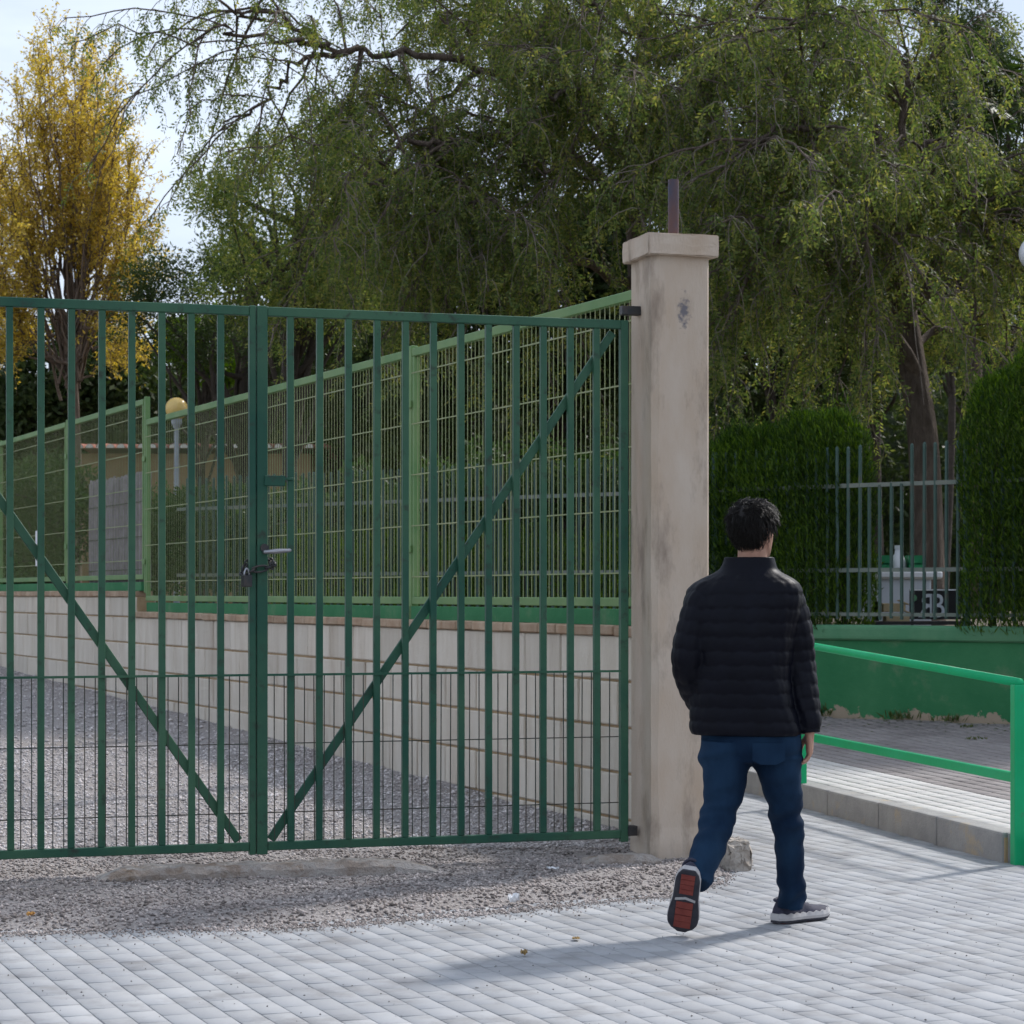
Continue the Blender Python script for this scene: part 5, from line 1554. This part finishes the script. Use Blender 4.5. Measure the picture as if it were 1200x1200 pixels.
# ---- shoes
def shoe(Mx):
    l = np.array([0, .012, .04, .08, .13, .18, .22, .255, .28, .296]); w = np.array([.018, .030, .037, .038, .039, .046, .0495, .046, .034, .012]) * 1.16
    hgt = np.array([.070, .088, .098, .098, .088, .068, .058, .050, .042, .030])
    L_ = np.linspace(0, .296, 40)
    W_, Hh = np.interp(L_, l, w), np.interp(L_, l, hgt)
    a = np.arange(28) * 2 * np.pi / 28
    cx, sy = np.sign(np.cos(a)) * np.abs(np.cos(a)) ** 0.8, np.sin(a)
    b_ = MB()
    rings = []
    for i in range(40):
        toe = max(0, (L_[i] - 0.22) / 0.076) ** 2 * 0.014
        taper = 1 - 0.35 * np.clip(sy, 0, 1) * (1 if L_[i] < 0.14 else 0.6)
        rings.append([tuple(Mx @ Vector((L_[i], W_[i] * cx[k] * taper[k], 0.030 + toe + (Hh[i] - 0.030) * max(sy[k], 0) + 0.012 * min(sy[k], 0)))) for k in range(28)])
    b_.loft(rings)
    sh = link('shoe', shift(b_.mesh('shoe'), person_base), M['shoe'], person, True)
    def slab(name, z0, z1, grow, m, wav=0.0):
        b_ = MB(); rings = []
        for i in range(40):
            toe = max(0, (L_[i] - 0.22) / 0.076) ** 2 * 0.014
            ww = W_[i] + grow; wv = wav * (0.5 + 0.5 * math.sin(L_[i] * 175))
            prof = [(-ww, z0 + toe), (-ww - 0.003, (z0 + z1) / 2 + toe), (-ww + 0.002, z1 + toe + wv), (ww - 0.002, z1 + toe + wv), (ww + 0.003, (z0 + z1) / 2 + toe), (ww, z0 + toe)]
            rings.append([tuple(Mx @ Vector((L_[i] + (0.004 if i == 39 else -0.004 if i == 0 else 0), x, z))) for x, z in prof])
        b_.loft(rings); return link(name, shift(b_.mesh(name), person_base), m, sh, False)
    slab('midsole', 0.010, 0.034, 0.004, M['sole'], 0.006)
    slab('outsole', 0.0, 0.010, 0.002, M['outsole'])
    for (x0, x1, wd) in ((0.015, 0.108, 0.054), (0.145, 0.272, 0.066)):
        b_ = MB()
        for sx in np.linspace(x0, x1, 5)[:-1]:
            e = (x1 - x0) / 4 * 0.9
            toe = max(0, (sx + e / 2 - 0.22) / 0.076) ** 2 * 0.014
            vs2 = [Mx @ Vector((x, y, z + toe)) for x in (sx, sx + e) for y in (-wd / 2, wd / 2) for z in (-0.004, 0.001)]
            b_.add(vs2, [(0, 1, 3, 2), (4, 6, 7, 5), (0, 4, 5, 1), (2, 3, 7, 6), (0, 2, 6, 4), (1, 5, 7, 3)])
        link('tread_pad', shift(b_.mesh('tread_pad'), person_base), M['redpad'], sh)
    b_ = MB()
    vs2 = [Mx @ Vector((x + abs(y) * 0.25, y, z)) for x in (0.120, 0.130) for y in (-0.040, 0.0, 0.040) for z in (-0.003, 0.001)]
    b_.add(vs2, [(0, 2, 8, 6), (2, 4, 10, 8), (1, 7, 9, 3), (3, 9, 11, 5), (0, 1, 3, 2), (2, 3, 5, 4), (6, 8, 9, 7), (8, 10, 11, 9)])
    link('sole_band', shift(b_.mesh('sole_band'), person_base), M['sole'], sh)
    # heel collar and laces
    b_ = MB()
    b_.tube([tuple(Mx @ Vector((0.055 + 0.052 * math.cos(q_), 0.031 * math.sin(q_), 0.094 + 0.004 * math.cos(q_)))) for q_ in np.linspace(0, 2 * math.pi, 21)], 0.0065, 8)
    link('collar', shift(b_.mesh('collar'), person_base), M['shoe'], sh, True)
    b_ = MB()
    for k in range(4):
        x = 0.125 + k * 0.022; z = float(np.interp(x, l, hgt)) + 0.002
        b_.tube([tuple(Mx @ Vector((x + 0.008 * s_, 0.022 * s_, z - 0.006 * s_ * s_))) for s_ in (-1, -0.5, 0, 0.5, 1)], 0.003, 6)
    link('laces', shift(b_.mesh('laces'), person_base), M['sole'], sh, True)
def frame(o, fx, up):
    fx = Vector(fx).normalized(); up = Vector(up); y = up.cross(fx).normalized(); z = fx.cross(y)
    m = Matrix((fx, y, z)).transposed().to_4x4(); m.translation = Vector(o); return m
hR = P(909, 1083, F * EYE / (1083 - HOR)); hR[2] = 0.005
shoe(frame(hR, (0.76, 0.65, 0), (0, 0, 1)))
toe = P(798, 1101, F * EYE / (1098 - HOR))
fx = np.array([-0.02, 0.135, -0.24]); fx = unit(fx)
hL = np.array([toe[0], toe[1], 0.024]) - fx * 0.285
shoe(frame(hL, fx, (0.20, 0.85, 0.5)))
